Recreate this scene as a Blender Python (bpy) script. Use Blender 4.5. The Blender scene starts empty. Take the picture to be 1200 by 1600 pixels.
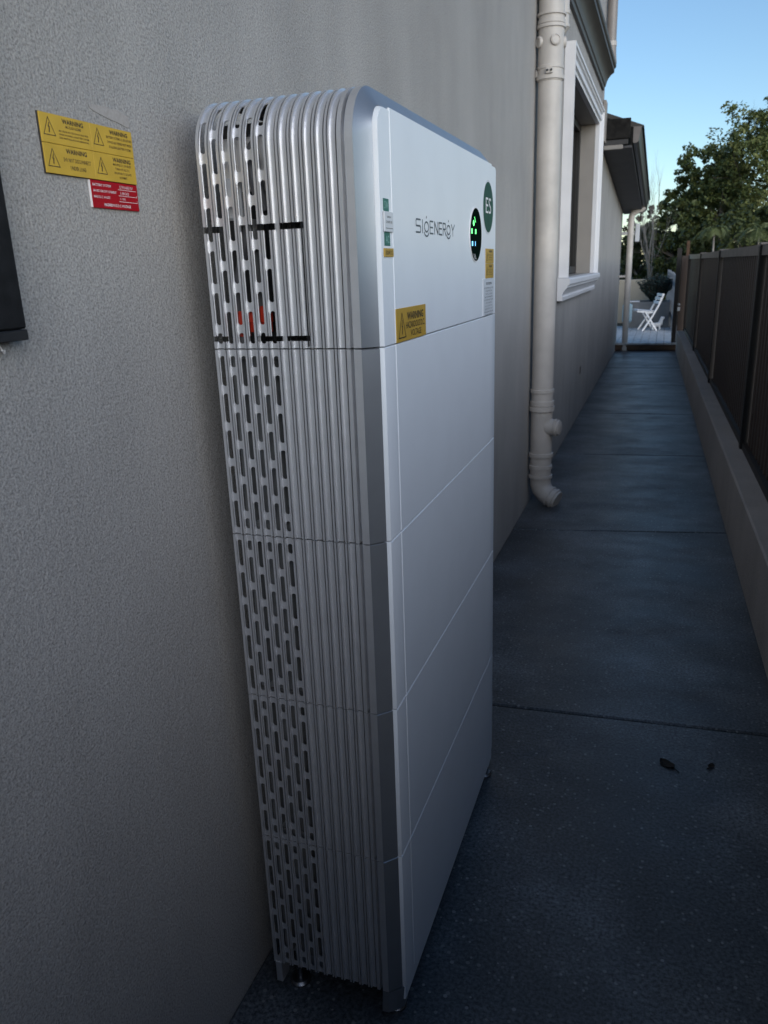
import bpy, math, random
import numpy as np
from mathutils import Vector, Matrix

random.seed(7); rng = np.random.default_rng(7)
R = math.radians; PI = math.pi
scene = bpy.context.scene
col = scene.collection

# ------------------------------------------------------------------ camera
cam_d = bpy.data.cameras.new('camera'); cam = bpy.data.objects.new('camera', cam_d); col.objects.link(cam)
cam.location = (0.57601, -0.95571, 1.2294)
cam.rotation_mode = 'XYZ'; cam.rotation_euler = (1.270907, 0.034877, 0.332751)
cam_d.sensor_fit = 'VERTICAL'; cam_d.sensor_height = 36; cam_d.sensor_width = 27
cam_d.lens = 1218.295 / 1600 * 36
cam_d.clip_start = 0.02; cam_d.clip_end = 2000
cam_d.dof.use_dof = True; cam_d.dof.focus_distance = 1.25; cam_d.dof.aperture_fstop = 12.0
scene.camera = cam

# ------------------------------------------------------------------ sky, sun, exposure
SUN_EL, SUN_AZ = R(13), R(138)            # azimuth clockwise from +Y: low, behind the viewer and over the fence
world = bpy.data.worlds.new('World'); scene.world = world; world.use_nodes = True
wn = world.node_tree; bg = wn.nodes['Background']
sky = wn.nodes.new('ShaderNodeTexSky'); sky.sky_type = 'NISHITA'; sky.sun_disc = False
sky.sun_elevation = SUN_EL; sky.sun_rotation = SUN_AZ
sky.air_density = 1.0; sky.dust_density = 0.2; sky.ozone_density = 3.0
wn.links.new(sky.outputs[0], bg.inputs[0]); bg.inputs[1].default_value = 0.11
sun_d = bpy.data.lights.new('sun', 'SUN'); sun_d.energy = 1.45; sun_d.angle = R(60); sun_d.color = (1, .975, .95)
sun = bpy.data.objects.new('sun', sun_d); col.objects.link(sun)
sdir = Vector((math.sin(SUN_AZ)*math.cos(SUN_EL), math.cos(SUN_AZ)*math.cos(SUN_EL), math.sin(SUN_EL)))
sun.rotation_euler = sdir.to_track_quat('Z', 'Y').to_euler(); sun.location = (6, -8, 4)
scene.view_settings.view_transform = 'Standard'; scene.view_settings.look = 'None'
scene.view_settings.exposure = 0.78; scene.view_settings.gamma = 1; scene.view_settings.use_curve_mapping = False

# ------------------------------------------------------------------ materials
def _nodes(name):
    m = bpy.data.materials.new(name); m.use_nodes = True
    nt = m.node_tree; return m, nt, nt.nodes['Principled BSDF']
def N(nt, t, **kw):
    n = nt.nodes.new(t)
    for k, v in kw.items():
        if k in n.inputs: n.inputs[k].default_value = v
        else: setattr(n, k, v)
    return n
def ramp(nt, fac, stops):
    r = nt.nodes.new('ShaderNodeValToRGB'); e = r.color_ramp.elements
    while len(e) < len(stops): e.new(0.5)
    for el, (p, c) in zip(e, stops):
        el.position = p; el.color = (*c, 1) if len(c) == 3 else c
    nt.links.new(fac, r.inputs[0]); return r.outputs[0]
def c3(v): return (v, v, v)
def mat(name, colr, rough=.5, metal=0, var=.12, scale=6, bump=0, bscale=200, rvar=0, spec=.5, coat=0, detail=5):
    m, nt, b = _nodes(name)
    b.inputs['Metallic'].default_value = metal; b.inputs['Roughness'].default_value = rough
    b.inputs['Specular IOR Level'].default_value = spec
    if coat: b.inputs['Coat Weight'].default_value = coat; b.inputs['Coat Roughness'].default_value = .15
    tc = nt.nodes.new('ShaderNodeTexCoord')
    no = N(nt, 'ShaderNodeTexNoise', Scale=scale, Detail=detail); nt.links.new(tc.outputs['Object'], no.inputs['Vector'])
    lo = tuple(max(0, c*(1-var)) for c in colr); hi = tuple(min(1, c*(1+var)) for c in colr)
    nt.links.new(ramp(nt, no.outputs[0], [(.3, lo), (.7, hi)]), b.inputs['Base Color'])
    if rvar:
        nt.links.new(ramp(nt, no.outputs[0], [(.3, c3(max(0, rough-rvar))), (.7, c3(rough+rvar))]), b.inputs['Roughness'])
    if bump:
        n2 = N(nt, 'ShaderNodeTexNoise', Scale=bscale, Detail=3); nt.links.new(tc.outputs['Object'], n2.inputs['Vector'])
        bp = N(nt, 'ShaderNodeBump', Strength=bump, Distance=.002); nt.links.new(n2.outputs[0], bp.inputs['Height'])
        nt.links.new(bp.outputs[0], b.inputs['Normal'])
    return m
def emis(name, colr, s):
    m, nt, b = _nodes(name); b.inputs['Base Color'].default_value = (*colr, 1)
    b.inputs['Emission Color'].default_value = (*colr, 1); b.inputs['Emission Strength'].default_value = s; return m
def leafmat(name, cols, rough=.55, trans=.0):
    m, nt, b = _nodes(name); b.inputs['Roughness'].default_value = rough
    g = nt.nodes.new('ShaderNodeNewGeometry')
    n = len(cols); st = [(i/(n-1), c) for i, c in enumerate(cols)]
    nt.links.new(ramp(nt, g.outputs['Random Per Island'], st), b.inputs['Base Color'])
    b.inputs['Specular IOR Level'].default_value = .35
    return m

def stucco(name, colr):
    m, nt, b = _nodes(name); b.inputs['Roughness'].default_value = .85; b.inputs['Specular IOR Level'].default_value = .3
    tc = nt.nodes.new('ShaderNodeTexCoord'); O = tc.outputs['Object']
    big = N(nt, 'ShaderNodeTexNoise', Scale=1.3, Detail=4, Roughness=.6); nt.links.new(O, big.inputs['Vector'])
    mp = N(nt, 'ShaderNodeMapping'); mp.inputs['Scale'].default_value = (1, 1.2, .35); nt.links.new(O, mp.inputs['Vector'])
    fine = N(nt, 'ShaderNodeTexNoise', Scale=330, Detail=6, Roughness=.74); nt.links.new(O, fine.inputs['Vector'])
    mid = N(nt, 'ShaderNodeTexNoise', Scale=90, Detail=2); nt.links.new(O, mid.inputs['Vector'])
    streak = N(nt, 'ShaderNodeTexNoise', Scale=5, Detail=5); nt.links.new(mp.outputs[0], streak.inputs['Vector'])
    lo = tuple(c*.87 for c in colr); hi = tuple(c*1.07 for c in colr)
    base = ramp(nt, big.outputs[0], [(.3, lo), (.7, hi)])
    mx = N(nt, 'ShaderNodeMix', data_type='RGBA', blend_type='MULTIPLY'); mx.inputs['Factor'].default_value = 1
    nt.links.new(base, mx.inputs['A']); nt.links.new(ramp(nt, fine.outputs[0], [(.34, c3(.48)), (.5, c3(.95)), (.66, c3(1.3))]), mx.inputs['B'])
    mx2 = N(nt, 'ShaderNodeMix', data_type='RGBA', blend_type='MULTIPLY'); mx2.inputs['Factor'].default_value = 1
    nt.links.new(mx.outputs['Result'], mx2.inputs['A']); nt.links.new(ramp(nt, streak.outputs[0], [(.3, c3(.90)), (.65, c3(1.03))]), mx2.inputs['B'])
    nt.links.new(mx2.outputs['Result'], b.inputs['Base Color'])
    ad = N(nt, 'ShaderNodeMath', operation='ADD'); nt.links.new(fine.outputs[0], ad.inputs[0]); nt.links.new(mid.outputs[0], ad.inputs[1])
    bp = N(nt, 'ShaderNodeBump', Strength=.9, Distance=.0022); nt.links.new(ad.outputs[0], bp.inputs['Height']); nt.links.new(bp.outputs[0], b.inputs['Normal'])
    return m

def concrete(name):
    m, nt, b = _nodes(name)
    tc = nt.nodes.new('ShaderNodeTexCoord'); O = tc.outputs['Object']
    big = N(nt, 'ShaderNodeTexNoise', Scale=2.2, Detail=7, Roughness=.62); nt.links.new(O, big.inputs['Vector'])
    mp = N(nt, 'ShaderNodeMapping'); mp.inputs['Scale'].default_value = (.8, 1.5, 1); nt.links.new(O, mp.inputs['Vector'])
    band = N(nt, 'ShaderNodeTexNoise', Scale=2.6, Detail=8, Roughness=.7); nt.links.new(mp.outputs[0], band.inputs['Vector'])
    fine = N(nt, 'ShaderNodeTexNoise', Scale=140, Detail=4, Roughness=.7); nt.links.new(O, fine.inputs['Vector'])
    vor = N(nt, 'ShaderNodeTexVoronoi', Scale=95); nt.links.new(O, vor.inputs['Vector'])
    vsel = N(nt, 'ShaderNodeSeparateColor'); nt.links.new(vor.outputs['Color'], vsel.inputs[0])
    base = ramp(nt, big.outputs[0], [(.28, (.024, .027, .031)), (.48, (.052, .058, .065)), (.72, (.14, .152, .166))])
    mx = N(nt, 'ShaderNodeMix', data_type='RGBA', blend_type='MULTIPLY'); mx.inputs['Factor'].default_value = 1
    nt.links.new(base, mx.inputs['A']); nt.links.new(ramp(nt, fine.outputs[0], [(.36, c3(.30)), (.64, c3(1.9))]), mx.inputs['B'])
    # pale aggregate specks: small cores of some cells
    rr_ = N(nt, 'ShaderNodeMath', operation='MULTIPLY_ADD'); rr_.inputs[1].default_value = .30; rr_.inputs[2].default_value = .06; nt.links.new(vsel.outputs[2], rr_.inputs[0])
    d = N(nt, 'ShaderNodeMath', operation='LESS_THAN'); nt.links.new(rr_.outputs[0], d.inputs[1]); nt.links.new(vor.outputs['Distance'], d.inputs[0])
    s = N(nt, 'ShaderNodeMath', operation='GREATER_THAN'); s.inputs[1].default_value = .45; nt.links.new(vsel.outputs[0], s.inputs[0])
    ml = N(nt, 'ShaderNodeMath', operation='MULTIPLY'); nt.links.new(d.outputs[0], ml.inputs[0]); nt.links.new(s.outputs[0], ml.inputs[1])
    sc = N(nt, 'ShaderNodeMath', operation='MULTIPLY'); nt.links.new(ml.outputs[0], sc.inputs[0]); nt.links.new(vsel.outputs[1], sc.inputs[1])
    mx2 = N(nt, 'ShaderNodeMix', data_type='RGBA'); nt.links.new(sc.outputs[0], mx2.inputs['Factor'])
    nt.links.new(mx.outputs['Result'], mx2.inputs['A']); mx2.inputs['B'].default_value = (.22, .225, .23, 1)
    nt.links.new(mx2.outputs['Result'], b.inputs['Base Color'])
    nt.links.new(ramp(nt, band.outputs[0], [(.32, c3(.54)), (.52, c3(.40)), (.72, c3(.30))]), b.inputs['Roughness'])
    b.inputs['Specular IOR Level'].default_value = .6
    ad = N(nt, 'ShaderNodeMath', operation='ADD'); nt.links.new(fine.outputs[0], ad.inputs[0]); ad.inputs[1].default_value = 0
    bp = N(nt, 'ShaderNodeBump', Strength=.24, Distance=.003); nt.links.new(ad.outputs[0], bp.inputs['Height']); nt.links.new(bp.outputs[0], b.inputs['Normal'])
    return m

M = {}
M['wall'] = stucco('rendered_wall', (.44, .42, .40))
M['kerb'] = stucco('rendered_kerb', (.46, .43, .42))
M['trim'] = mat('white_trim_paint', (.74, .73, .74), .55, var=.05, bump=.25, bscale=150)
M['taupe'] = mat('taupe_trim_paint', (.30, .275, .25), .55, var=.06, bump=.2, bscale=120)
M['cornice'] = mat('cornice_paint', (.085, .076, .068), .5, var=.08, bump=.15, bscale=90, spec=.25)
M['pipe'] = mat('painted_pvc', (.54, .50, .46), .45, var=.11, scale=9, bump=.08, bscale=60)
M['pipe_dark'] = mat('taupe_pvc', (.28, .25, .23), .4, var=.06)
M['path'] = concrete('path_concrete')
M['bed'] = mat('joint_filler', (.012, .012, .013), .9, var=.2)
M['soil'] = mat('soil', (.06, .055, .04), .95, var=.35, scale=1.5, bump=.6, bscale=12)
M['alu'] = mat('anodised_aluminium', (.74, .74, .76), .42, metal=.82, var=.04, scale=30, bump=.03, bscale=500)
M['alu_dark'] = mat('grey_anodised_trim', (.33, .35, .38), .36, metal=.7, var=.04, scale=20, bump=.03, bscale=600)
M['white'] = mat('white_powder_coat', (.76, .79, .83), .42, var=.02, scale=12, bump=.05, bscale=700)
M['inner'] = mat('grey_chassis', (.22, .225, .23), .55, var=.25, scale=25)
M['black'] = mat('black_plastic', (.012, .012, .014), .45, var=.3, scale=20)
M['blackbox'] = mat('black_powder_coat', (.008, .008, .009), .6, var=.5, scale=60, bump=.1, bscale=400, spec=.25)
M['rubber'] = mat('rubber', (.02, .02, .02), .8)
M['chrome'] = mat('zinc_steel', (.22, .22, .23), .35, metal=1, var=.02)
M['red'] = mat('red_connector', (.50, .03, .01), .4)
M['cable'] = mat('grey_cable', (.10, .10, .11), .5)
M['yellow'] = mat('yellow_plate', (.56, .36, .045), .5, var=.07, scale=40, spec=.3)
M['ochre'] = mat('yellow_label', (.46, .28, .035), .45, var=.06, scale=40)
M['redplate'] = mat('red_plate', (.36, .006, .014), .5, var=.06, scale=40, spec=.15)
M['ink'] = mat('black_ink', (.015, .013, .01), .5)
M['whiteink'] = mat('white_ink', (.75, .72, .72), .5)
M['greyink'] = mat('grey_ink', (.085, .10, .12), .5)
M['greenlabel'] = mat('green_label', (.012, .13, .10), .45)
M['greenink'] = mat('pale_green_ink', (.25, .45, .40), .5)
M['esgreen'] = mat('dark_green_sticker', (.012, .075, .05), .5, var=.3, scale=18, spec=.12)
M['paper'] = mat('paper_label', (.62, .64, .67), .5, var=.03)
M['glass_black'] = mat('black_gloss_glass', (.004, .009, .007), .6, var=.2, spec=0)
M['led_green'] = emis('led_green', (.15, 1, .25), 1.1)
M['led_blue'] = emis('led_blue', (.2, .6, 1), .8)
M['residue'] = mat('tape_residue', (.37, .345, .325), .9, var=.10, scale=220, spec=.1)
M['fence'] = mat('brown_sheet_steel', (.060, .042, .034), .55, var=.12, scale=3)
M['fence_post'] = mat('dark_steel_post', (.016, .013, .012), .5, var=.2)
M['fence_cap'] = mat('weathered_cap', (.17, .15, .14), .55, var=.2, scale=8)
M['deck'] = mat('weathered_decking', (.52, .52, .52), .6, var=.25, scale=14, bump=.3, bscale=60)
M['deckedge'] = mat('brown_fascia_timber', (.11, .065, .04), .7, var=.2, scale=9)
M['chair'] = mat('white_painted_timber', (.80, .80, .82), .5, var=.03)
M['planter'] = mat('grey_render', (.22, .22, .22), .8, var=.1, scale=8, bump=.2, bscale=80)
M['cream'] = mat('cream_render', (.50, .43, .33), .8, var=.08, scale=4, bump=.2, bscale=60)
M['bluecloth'] = mat('pale_blue_cloth', (.40, .55, .62), .8)
M['glass'] = mat('dark_window_glass', (.006, .006, .006), .08, var=.1, spec=.3)
M['frame_dark'] = mat('dark_window_frame', (.015, .013, .012), .45)
M['roofdark'] = mat('weathered_fascia', (.014, .013, .012), .8, var=.6, scale=22, bump=.4, bscale=60, spec=.2)
M['gutter'] = mat('dark_gutter_steel', (.045, .042, .042), .4, var=.2)
M['soffit'] = mat('grey_soffit', (.075, .075, .08), .7, var=.1)
M['rooftile'] = mat('roof_tile', (.06, .055, .05), .8, var=.3, scale=9)
M['timber'] = mat('brown_timber', (.10, .055, .032), .8, var=.25, scale=10, bump=.3, bscale=50)
M['paling'] = mat('grey_palings', (.26, .28, .31), .8, var=.2, scale=6)
M['bark'] = mat('bark', (.09, .075, .06), .9, var=.4, scale=7, bump=.6, bscale=30)
M['palebark'] = mat('pale_bark', (.32, .29, .26), .8, var=.25, scale=6)
M['twig'] = mat('grey_twig', (.16, .145, .14), .85)
M['leafA'] = leafmat('leaf_olive', [(.06, .08, .022), (.13, .155, .042), (.19, .20, .065), (.09, .115, .03)])
M['leafB'] = leafmat('leaf_dark', [(.030, .045, .014), (.07, .085, .024), (.10, .115, .03), (.045, .06, .018)])
M['leafC'] = leafmat('leaf_brown', [(.12, .085, .05), (.18, .13, .08), (.08, .07, .035), (.14, .10, .06)])
M['leafP'] = leafmat('leaf_palm', [(.10, .13, .05), (.14, .17, .06), (.19, .21, .10)])
M['leafS'] = leafmat('leaf_shrub', [(.015, .035, .032), (.03, .055, .052), (.02, .04, .03)])
M['grit'] = mat('pale_grit', (.22, .21, .20), .8, var=.5, scale=90)
M['deadleaf'] = mat('dead_leaf', (.014, .010, .008), .8)

# ------------------------------------------------------------------ mesh helpers
class MB:
    def __init__(s): s.v = []; s.f = []
    def add(s, vs, fs):
        o = len(s.v); s.v += [tuple(v) for v in vs]; s.f += [tuple(i+o for i in f) for f in fs]; return s
    def box(s, x0, x1, y0, y1, z0, z1, b=0):
        if b <= 0:
            vs = [(x, y, z) for x in (x0, x1) for y in (y0, y1) for z in (z0, z1)]
            return s.add(vs, [(0,1,3,2),(4,6,7,5),(0,4,5,1),(2,3,7,6),(0,2,6,4),(1,5,7,3)])
        vs = []; X = (x0, x1); Y = (y0, y1); Z = (z0, z1)
        for i in (0,1):
            for j in (0,1):
                for k in (0,1):
                    sx, sy, sz = (b if i == 0 else -b), (b if j == 0 else -b), (b if k == 0 else -b)
                    vs += [(X[i], Y[j]+sy, Z[k]+sz), (X[i]+sx, Y[j], Z[k]+sz), (X[i]+sx, Y[j]+sy, Z[k])]
        id = lambda i,j,k,a: (i*4+j*2+k)*3+a
        fs = []
        for i in (0,1): fs.append([id(i,0,0,0), id(i,0,1,0), id(i,1,1,0), id(i,1,0,0)])
        for j in (0,1): fs.append([id(0,j,0,1), id(0,j,1,1), id(1,j,1,1), id(1,j,0,1)])
        for k in (0,1): fs.append([id(0,0,k,2), id(0,1,k,2), id(1,1,k,2), id(1,0,k,2)])
        for j in (0,1):
            for k in (0,1): fs.append([id(0,j,k,1), id(1,j,k,1), id(1,j,k,2), id(0,j,k,2)])
        for i in (0,1):
            for k in (0,1): fs.append([id(i,0,k,0), id(i,1,k,0), id(i,1,k,2), id(i,0,k,2)])
        for i in (0,1):
            for j in (0,1): fs.append([id(i,j,0,0), id(i,j,1,0), id(i,j,1,1), id(i,j,0,1)])
        for i in (0,1):
            for j in (0,1):
                for k in (0,1): fs.append([id(i,j,k,0), id(i,j,k,1), id(i,j,k,2)])
        return s.add(vs, fs)
    def beam(s, p, q, w, h, up=(0,0,1)):
        p = Vector(p); q = Vector(q); d = (q-p).normalized(); u = Vector(up)
        if abs(d.dot(u)) > .98: u = Vector((0,1,0))
        a = d.cross(u).normalized(); c = a.cross(d)
        vs = [P + a*(sx*w/2) + c*(sz*h/2) for P in (p, q) for sx in (-1,1) for sz in (-1,1)]
        return s.add(vs, [(0,1,3,2),(4,6,7,5),(0,4,5,1),(2,3,7,6),(0,2,6,4),(1,5,7,3)])
    def tube(s, pts, rad, n=16, caps=True):
        pts = [Vector(p) for p in pts]
        if not hasattr(rad, '__len__'): rad = [rad]*len(pts)
        o = len(s.v); prev = None
        for i, p in enumerate(pts):
            d = (pts[min(i+1, len(pts)-1)] - pts[max(i-1, 0)])
            if d.length < 1e-9: d = Vector((0,0,1))
            d.normalize()
            if prev is None:
                u = Vector((0,0,1)) if abs(d.z) < .9 else Vector((1,0,0)); a = d.cross(u).normalized()
            else:
                a = (prev - d*prev.dot(d)).normalized()
            prev = a; c = d.cross(a)
            for k in range(n):
                t = 2*PI*k/n; s.v.append(tuple(p + (a*math.cos(t) + c*math.sin(t))*rad[i]))
        for i in range(len(pts)-1):
            for k in range(n):
                s.f.append((o+i*n+k, o+i*n+(k+1)%n, o+(i+1)*n+(k+1)%n, o+(i+1)*n+k))
        if caps:
            s.f.append(tuple(o+k for k in range(n))[::-1]); s.f.append(tuple(o+(len(pts)-1)*n+k for k in range(n)))
        return s
    def lathe(s, p, axis, prof, n=24):
        """prof: list of (distance along axis, radius)"""
        p = Vector(p); ax = Vector(axis).normalized()
        u = Vector((0,0,1)) if abs(ax.z) < .9 else Vector((1,0,0)); a = ax.cross(u).normalized(); c = ax.cross(a)
        o = len(s.v)
        for h, r in prof:
            for k in range(n):
                t = 2*PI*k/n; s.v.append(tuple(p + ax*h + (a*math.cos(t)+c*math.sin(t))*r))
        m = len(prof)
        for i in range(m-1):
            for k in range(n): s.f.append((o+i*n+k, o+i*n+(k+1)%n, o+(i+1)*n+(k+1)%n, o+(i+1)*n+k))
        s.f.append(tuple(o+k for k in range(n))[::-1]); s.f.append(tuple(o+(m-1)*n+k for k in range(n)))
        return s
    def prism(s, poly, f0, f1):
        """poly: 2D points; f0,f1 map a 2D point to 3D at both ends"""
        n = len(poly); o = len(s.v)
        s.v += [tuple(f0(*p)) for p in poly] + [tuple(f1(*p)) for p in poly]
        for k in range(n): s.f.append((o+k, o+(k+1)%n, o+n+(k+1)%n, o+n+k))
        s.f.append(tuple(o+k for k in range(n))[::-1]); s.f.append(tuple(o+n+k for k in range(n))); return s
    def grid(s, rows):
        """rows: equal-length lists of points, joined by quads"""
        o = len(s.v); n = len(rows[0])
        for r in rows: s.v += [tuple(p) for p in r]
        for i in range(len(rows)-1):
            for k in range(n-1): s.f.append((o+i*n+k, o+i*n+k+1, o+(i+1)*n+k+1, o+(i+1)*n+k))
        return s
    def mesh(s, name, m, off=(0,0,0), smooth=False, fix=True):
        me = bpy.data.meshes.new(name)
        me.from_pydata([(x-off[0], y-off[1], z-off[2]) for x,y,z in s.v], [], s.f)
        if fix:
            import bmesh
            bm = bmesh.new(); bm.from_mesh(me); bmesh.ops.recalc_face_normals(bm, faces=bm.faces[:]); bm.to_mesh(me); bm.free()
        me.materials.append(m)
        if smooth:
            me.polygons.foreach_set('use_smooth', [True]*len(me.polygons))
            try: me.set_sharp_from_angle(angle=R(35))
            except Exception: pass
        me.update(); return me
    def build(s, name, m, parent=None, smooth=False, loc=None, fix=True):
        off = origin_of(parent) if loc is None else loc
        o = bpy.data.objects.new(name, s.mesh(name, m, off, smooth, fix)); col.objects.link(o)
        if parent is not None: o.parent = parent
        elif loc is not None: o.location = loc
        return o
def origin_of(o):
    p = Vector((0,0,0))
    while o is not None: p += o.location; o = o.parent
    return tuple(p)
def put(name, me, parent, loc=(0,0,0), rz=0):
    o = bpy.data.objects.new(name, me); col.objects.link(o); o.parent = parent; o.location = loc; o.rotation_euler.z = rz; return o
def tag(o, label=None, cat=None, group=None, kind=None):
    if label: o['label'] = label
    if cat: o['category'] = cat
    if group: o['group'] = group
    if kind: o['kind'] = kind
    return o
def thing(name, label, cat, loc=(0,0,0), group=None, rz=0):
    o = bpy.data.objects.new(name, None); col.objects.link(o); o.location = loc; o.rotation_euler.z = rz; o.empty_display_size = .1
    return tag(o, label, cat, group)
def copy_tree(o, parent=None):
    c = o.copy(); col.objects.link(c)
    if parent is not None: c.parent = parent
    for ch in list(o.children): copy_tree(ch, c)
    return c

# text laid on a plane that faces +x: reading direction +y, up +z
def text_mb(mb, body, x, y, z, h, width=None, bold=0, align='CENTER', depth=.0002, res=2):
    cu = bpy.data.curves.new('t', 'FONT'); cu.body = body; cu.size = 1; cu.resolution_u = res; cu.offset = bold; cu.extrude = 0
    ob = bpy.data.objects.new('t', cu); col.objects.link(ob)
    dg = bpy.context.evaluated_depsgraph_get(); me = bpy.data.meshes.new_from_object(ob.evaluated_get(dg))
    co = np.zeros(len(me.vertices)*3); me.vertices.foreach_get('co', co); co = co.reshape(-1, 3)
    polys = [tuple(p.vertices) for p in me.polygons]
    bpy.data.objects.remove(ob); bpy.data.curves.remove(cu); bpy.data.meshes.remove(me)
    if len(co) == 0: return
    w0, w1 = co[:,0].min(), co[:,0].max(); s = h/.70; sx = s
    if width: sx = width/(w1-w0)
    a = {'CENTER': (w0+w1)/2, 'LEFT': w0, 'RIGHT': w1}[align]
    mb.add([(x, y+(c[0]-a)*sx, z+(c[1]-.35)*s) for c in co], polys)
def strokes_mb(mb, x, lines, w, t=.0004):
    """flat strokes on a +x facing plane; lines are lists of (y, z)"""
    k = 0
    for L in lines:
        for (y0, z0), (y1, z1) in zip(L[:-1], L[1:]):
            d = Vector((0, y1-y0, z1-z0)); l = d.length
            if l < 1e-9: continue
            d /= l; n = Vector((0, -d.z, d.y))*w/2; e = d*w*.42
            p, q = Vector((0, y0, z0))-e, Vector((0, y1, z1))+e; xx = x + (k % 7)*2e-5; k += 1
            mb.add([(xx, *(p+n)[1:]), (xx, *(p-n)[1:]), (xx, *(q-n)[1:]), (xx, *(q+n)[1:])], [(0,1,2,3)])
def circ(cy, cz, r, a0=0, a1=360, n=20, ry=None):
    return [(cy+(ry or r)*math.cos(R(a0+(a1-a0)*i/n)), cz+r*math.sin(R(a0+(a1-a0)*i/n))) for i in range(n+1)]

# ================================================================== SETTING
XW = -0.056                                     # face of the house wall
g = MB(); g.add([(-400,-400,-.06),(400,-400,-.06),(400,400,-.06),(-400,400,-.06)], [(0,1,2,3)])
tag(g.build('ground', M['soil'], fix=False), kind='structure')

def xr(y): return .975 - .0185*y                # path's right edge (foot of the low wall)
path = MB().box(XW+.001, 1.06, -4.2, 11.08, -.055, -.02).build('path', M['bed']); tag(path, kind='structure')
seams = [(-4.2, -4.2), (-.72, -.66), (1.035, 1.10), (2.66, 2.84), (4.32, 4.43), (5.90, 5.95), (7.66, 7.63), (9.05, 9.08), (10.25, 10.28), (11.04, 11.04)]
for (a0, a1), (b0, b1) in zip(seams[:-1], seams[1:]):
    L = XW+.002; g_ = .003; bz = .005
    def px(y0, y1, x): return y0 + (y1-y0)*(x-L)/(1.0-L)
    RX = [xr(a1)+.03, xr(b1)+.03]
    q = [(L, a0+g_), (RX[0], px(a0, a1, RX[0])+g_), (RX[1], px(b0, b1, RX[1])-g_), (L, b0-g_)]
    cx = sum(p[0] for p in q)/4; cy = sum(p[1] for p in q)/4
    ins = [(x + (bz if x < cx else -bz), y + (bz if y < cy else -bz)) for x, y in q]
    mb = MB(); mb.add([(x,y,-.02) for x,y in q]+[(x,y,-.004) for x,y in q]+[(x,y,0) for x,y in ins],
        [(0,1,5,4),(1,2,6,5),(2,3,7,6),(3,0,4,7),(4,5,9,8),(5,6,10,9),(6,7,11,10),(7,4,8,11),(8,9,10,11)])
    mb.build('slab', M['path'], path)

# ------------------------------------------------------------------ house
house = thing('house', 'taupe rendered two storey house with long wall on the left of the path', 'house', (XW, 0, 0))
WY0, WY1, WZ0, WZ1 = 4.30, 6.36, 1.15, 2.33     # window opening
HC = 7.15                                       # corner of the two storey part
mb = MB()
ys = [-7, WY0, WY1, HC]; zs = [-.2, WZ0, WZ1, 5.6]
for i in range(3):
    for k in range(3):
        if i == 1 and k == 1: continue
        mb.add([(XW, ys[i], zs[k]), (XW, ys[i+1], zs[k]), (XW, ys[i+1], zs[k+1]), (XW, ys[i], zs[k+1])], [(0,1,2,3)])
# return faces
mb.add([(XW, HC, -.2), (XW-8, HC, -.2), (XW-8, HC, 5.6), (XW, HC, 5.6)], [(0,1,2,3)])
mb.add([(XW, -7, -.2), (XW-8, -7, -.2), (XW-8, -7, 5.6), (XW, -7, 5.6)], [(3,2,1,0)])
mb.add([(XW-8, -7, -.2), (XW-8, HC, -.2), (XW-8, HC, 5.6), (XW-8, -7, 5.6)], [(0,1,2,3)])
mb.build('wall', M['wall'], house, fix=False)
# roof of the upper storey
mb = MB(); e = .45
mb.prism([(XW+e, 5.58), (XW-8-e, 5.58), (XW-4, 7.3)], lambda a, b: (a, -7-e, b), lambda a, b: (a, HC+e, b)); mb.build('roof', M['rooftile'], house)
mb = MB().box(XW+e+.002, XW+e+.12, -7-e, HC+e, 5.5, 5.62, .01); mb.build('gutter', M['gutter'], house)
# small pier at the corner seen past the cornice
mb = MB().box(XW+.002, XW+.03, HC-.13, HC+.03, 2.28, 2.62, .004); mb.build('corner_block', M['taupe'], house)
# cornice between the storeys
prof = [(0, 2.665), (.018, 2.667), (.022, 2.69), (.030, 2.697), (.034, 2.715), (.040, 2.735), (.052, 2.757), (.070, 2.778), (.090, 2.792), (.098, 2.798), (.098, 2.825), (.108, 2.832), (.112, 2.84), (.112, 2.862), (.05, 2.875), (0, 2.885)]
mb = MB(); mb.prism([(XW+.001+a*.98, b) for a, b in prof], lambda a, b: (a, -7.0, b), lambda a, b: (a, 6.86, b)); mb.build('cornice', M['cornice'], house, smooth=True)
# weep vent
mb = MB().box(XW-.004, XW+.003, 5.79, 5.86, .345, .41, .002); v = mb.build('wall_vent', M['taupe'], house)
mb = MB().box(XW+.0035, XW+.006, 5.80, 5.85, .35, .405); mb.build('grille', M['black'], v)
# window
fr = MB()
RD = .115                                        # reveal depth
P = .060                                         # architrave projects
def arch(poly_end, name): pass
win = MB()
win.box(XW-RD-.05, XW-RD, WY0+.002, WY0+.055, WZ0+.002, WZ1-.002, .004)
win.box(XW-RD-.05, XW-RD, WY1-.055, WY1-.002, WZ0+.002, WZ1-.002, .004)
win.box(XW-RD-.05, XW-RD, WY0+.056, WY1-.056, WZ1-.055, WZ1-.003, .004)
win.box(XW-RD-.05, XW-RD, WY0+.056, WY1-.056, WZ0+.003, WZ0+.06, .004)
win.box(XW-RD-.05, XW-RD-.003, 5.30, 5.36, WZ0+.061, WZ1-.056, .004)
w = win.build('window', M['frame_dark'], house)
for a, b in ((WY0+.056, 5.299), (5.361, WY1-.056)):
    MB().box(XW-RD-.035, XW-RD-.028, a, b, WZ0+.061, WZ1-.056).build('pane', M['glass'], w)
rv = MB()
rv.add([(XW,WY0,WZ0),(XW-RD-.06,WY0,WZ0),(XW-RD-.06,WY0,WZ1),(XW,WY0,WZ1)], [(0,1,2,3)])
rv.add([(XW,WY1,WZ0),(XW-RD-.06,WY1,WZ0),(XW-RD-.06,WY1,WZ1),(XW,WY1,WZ1)], [(3,2,1,0)])
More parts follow.
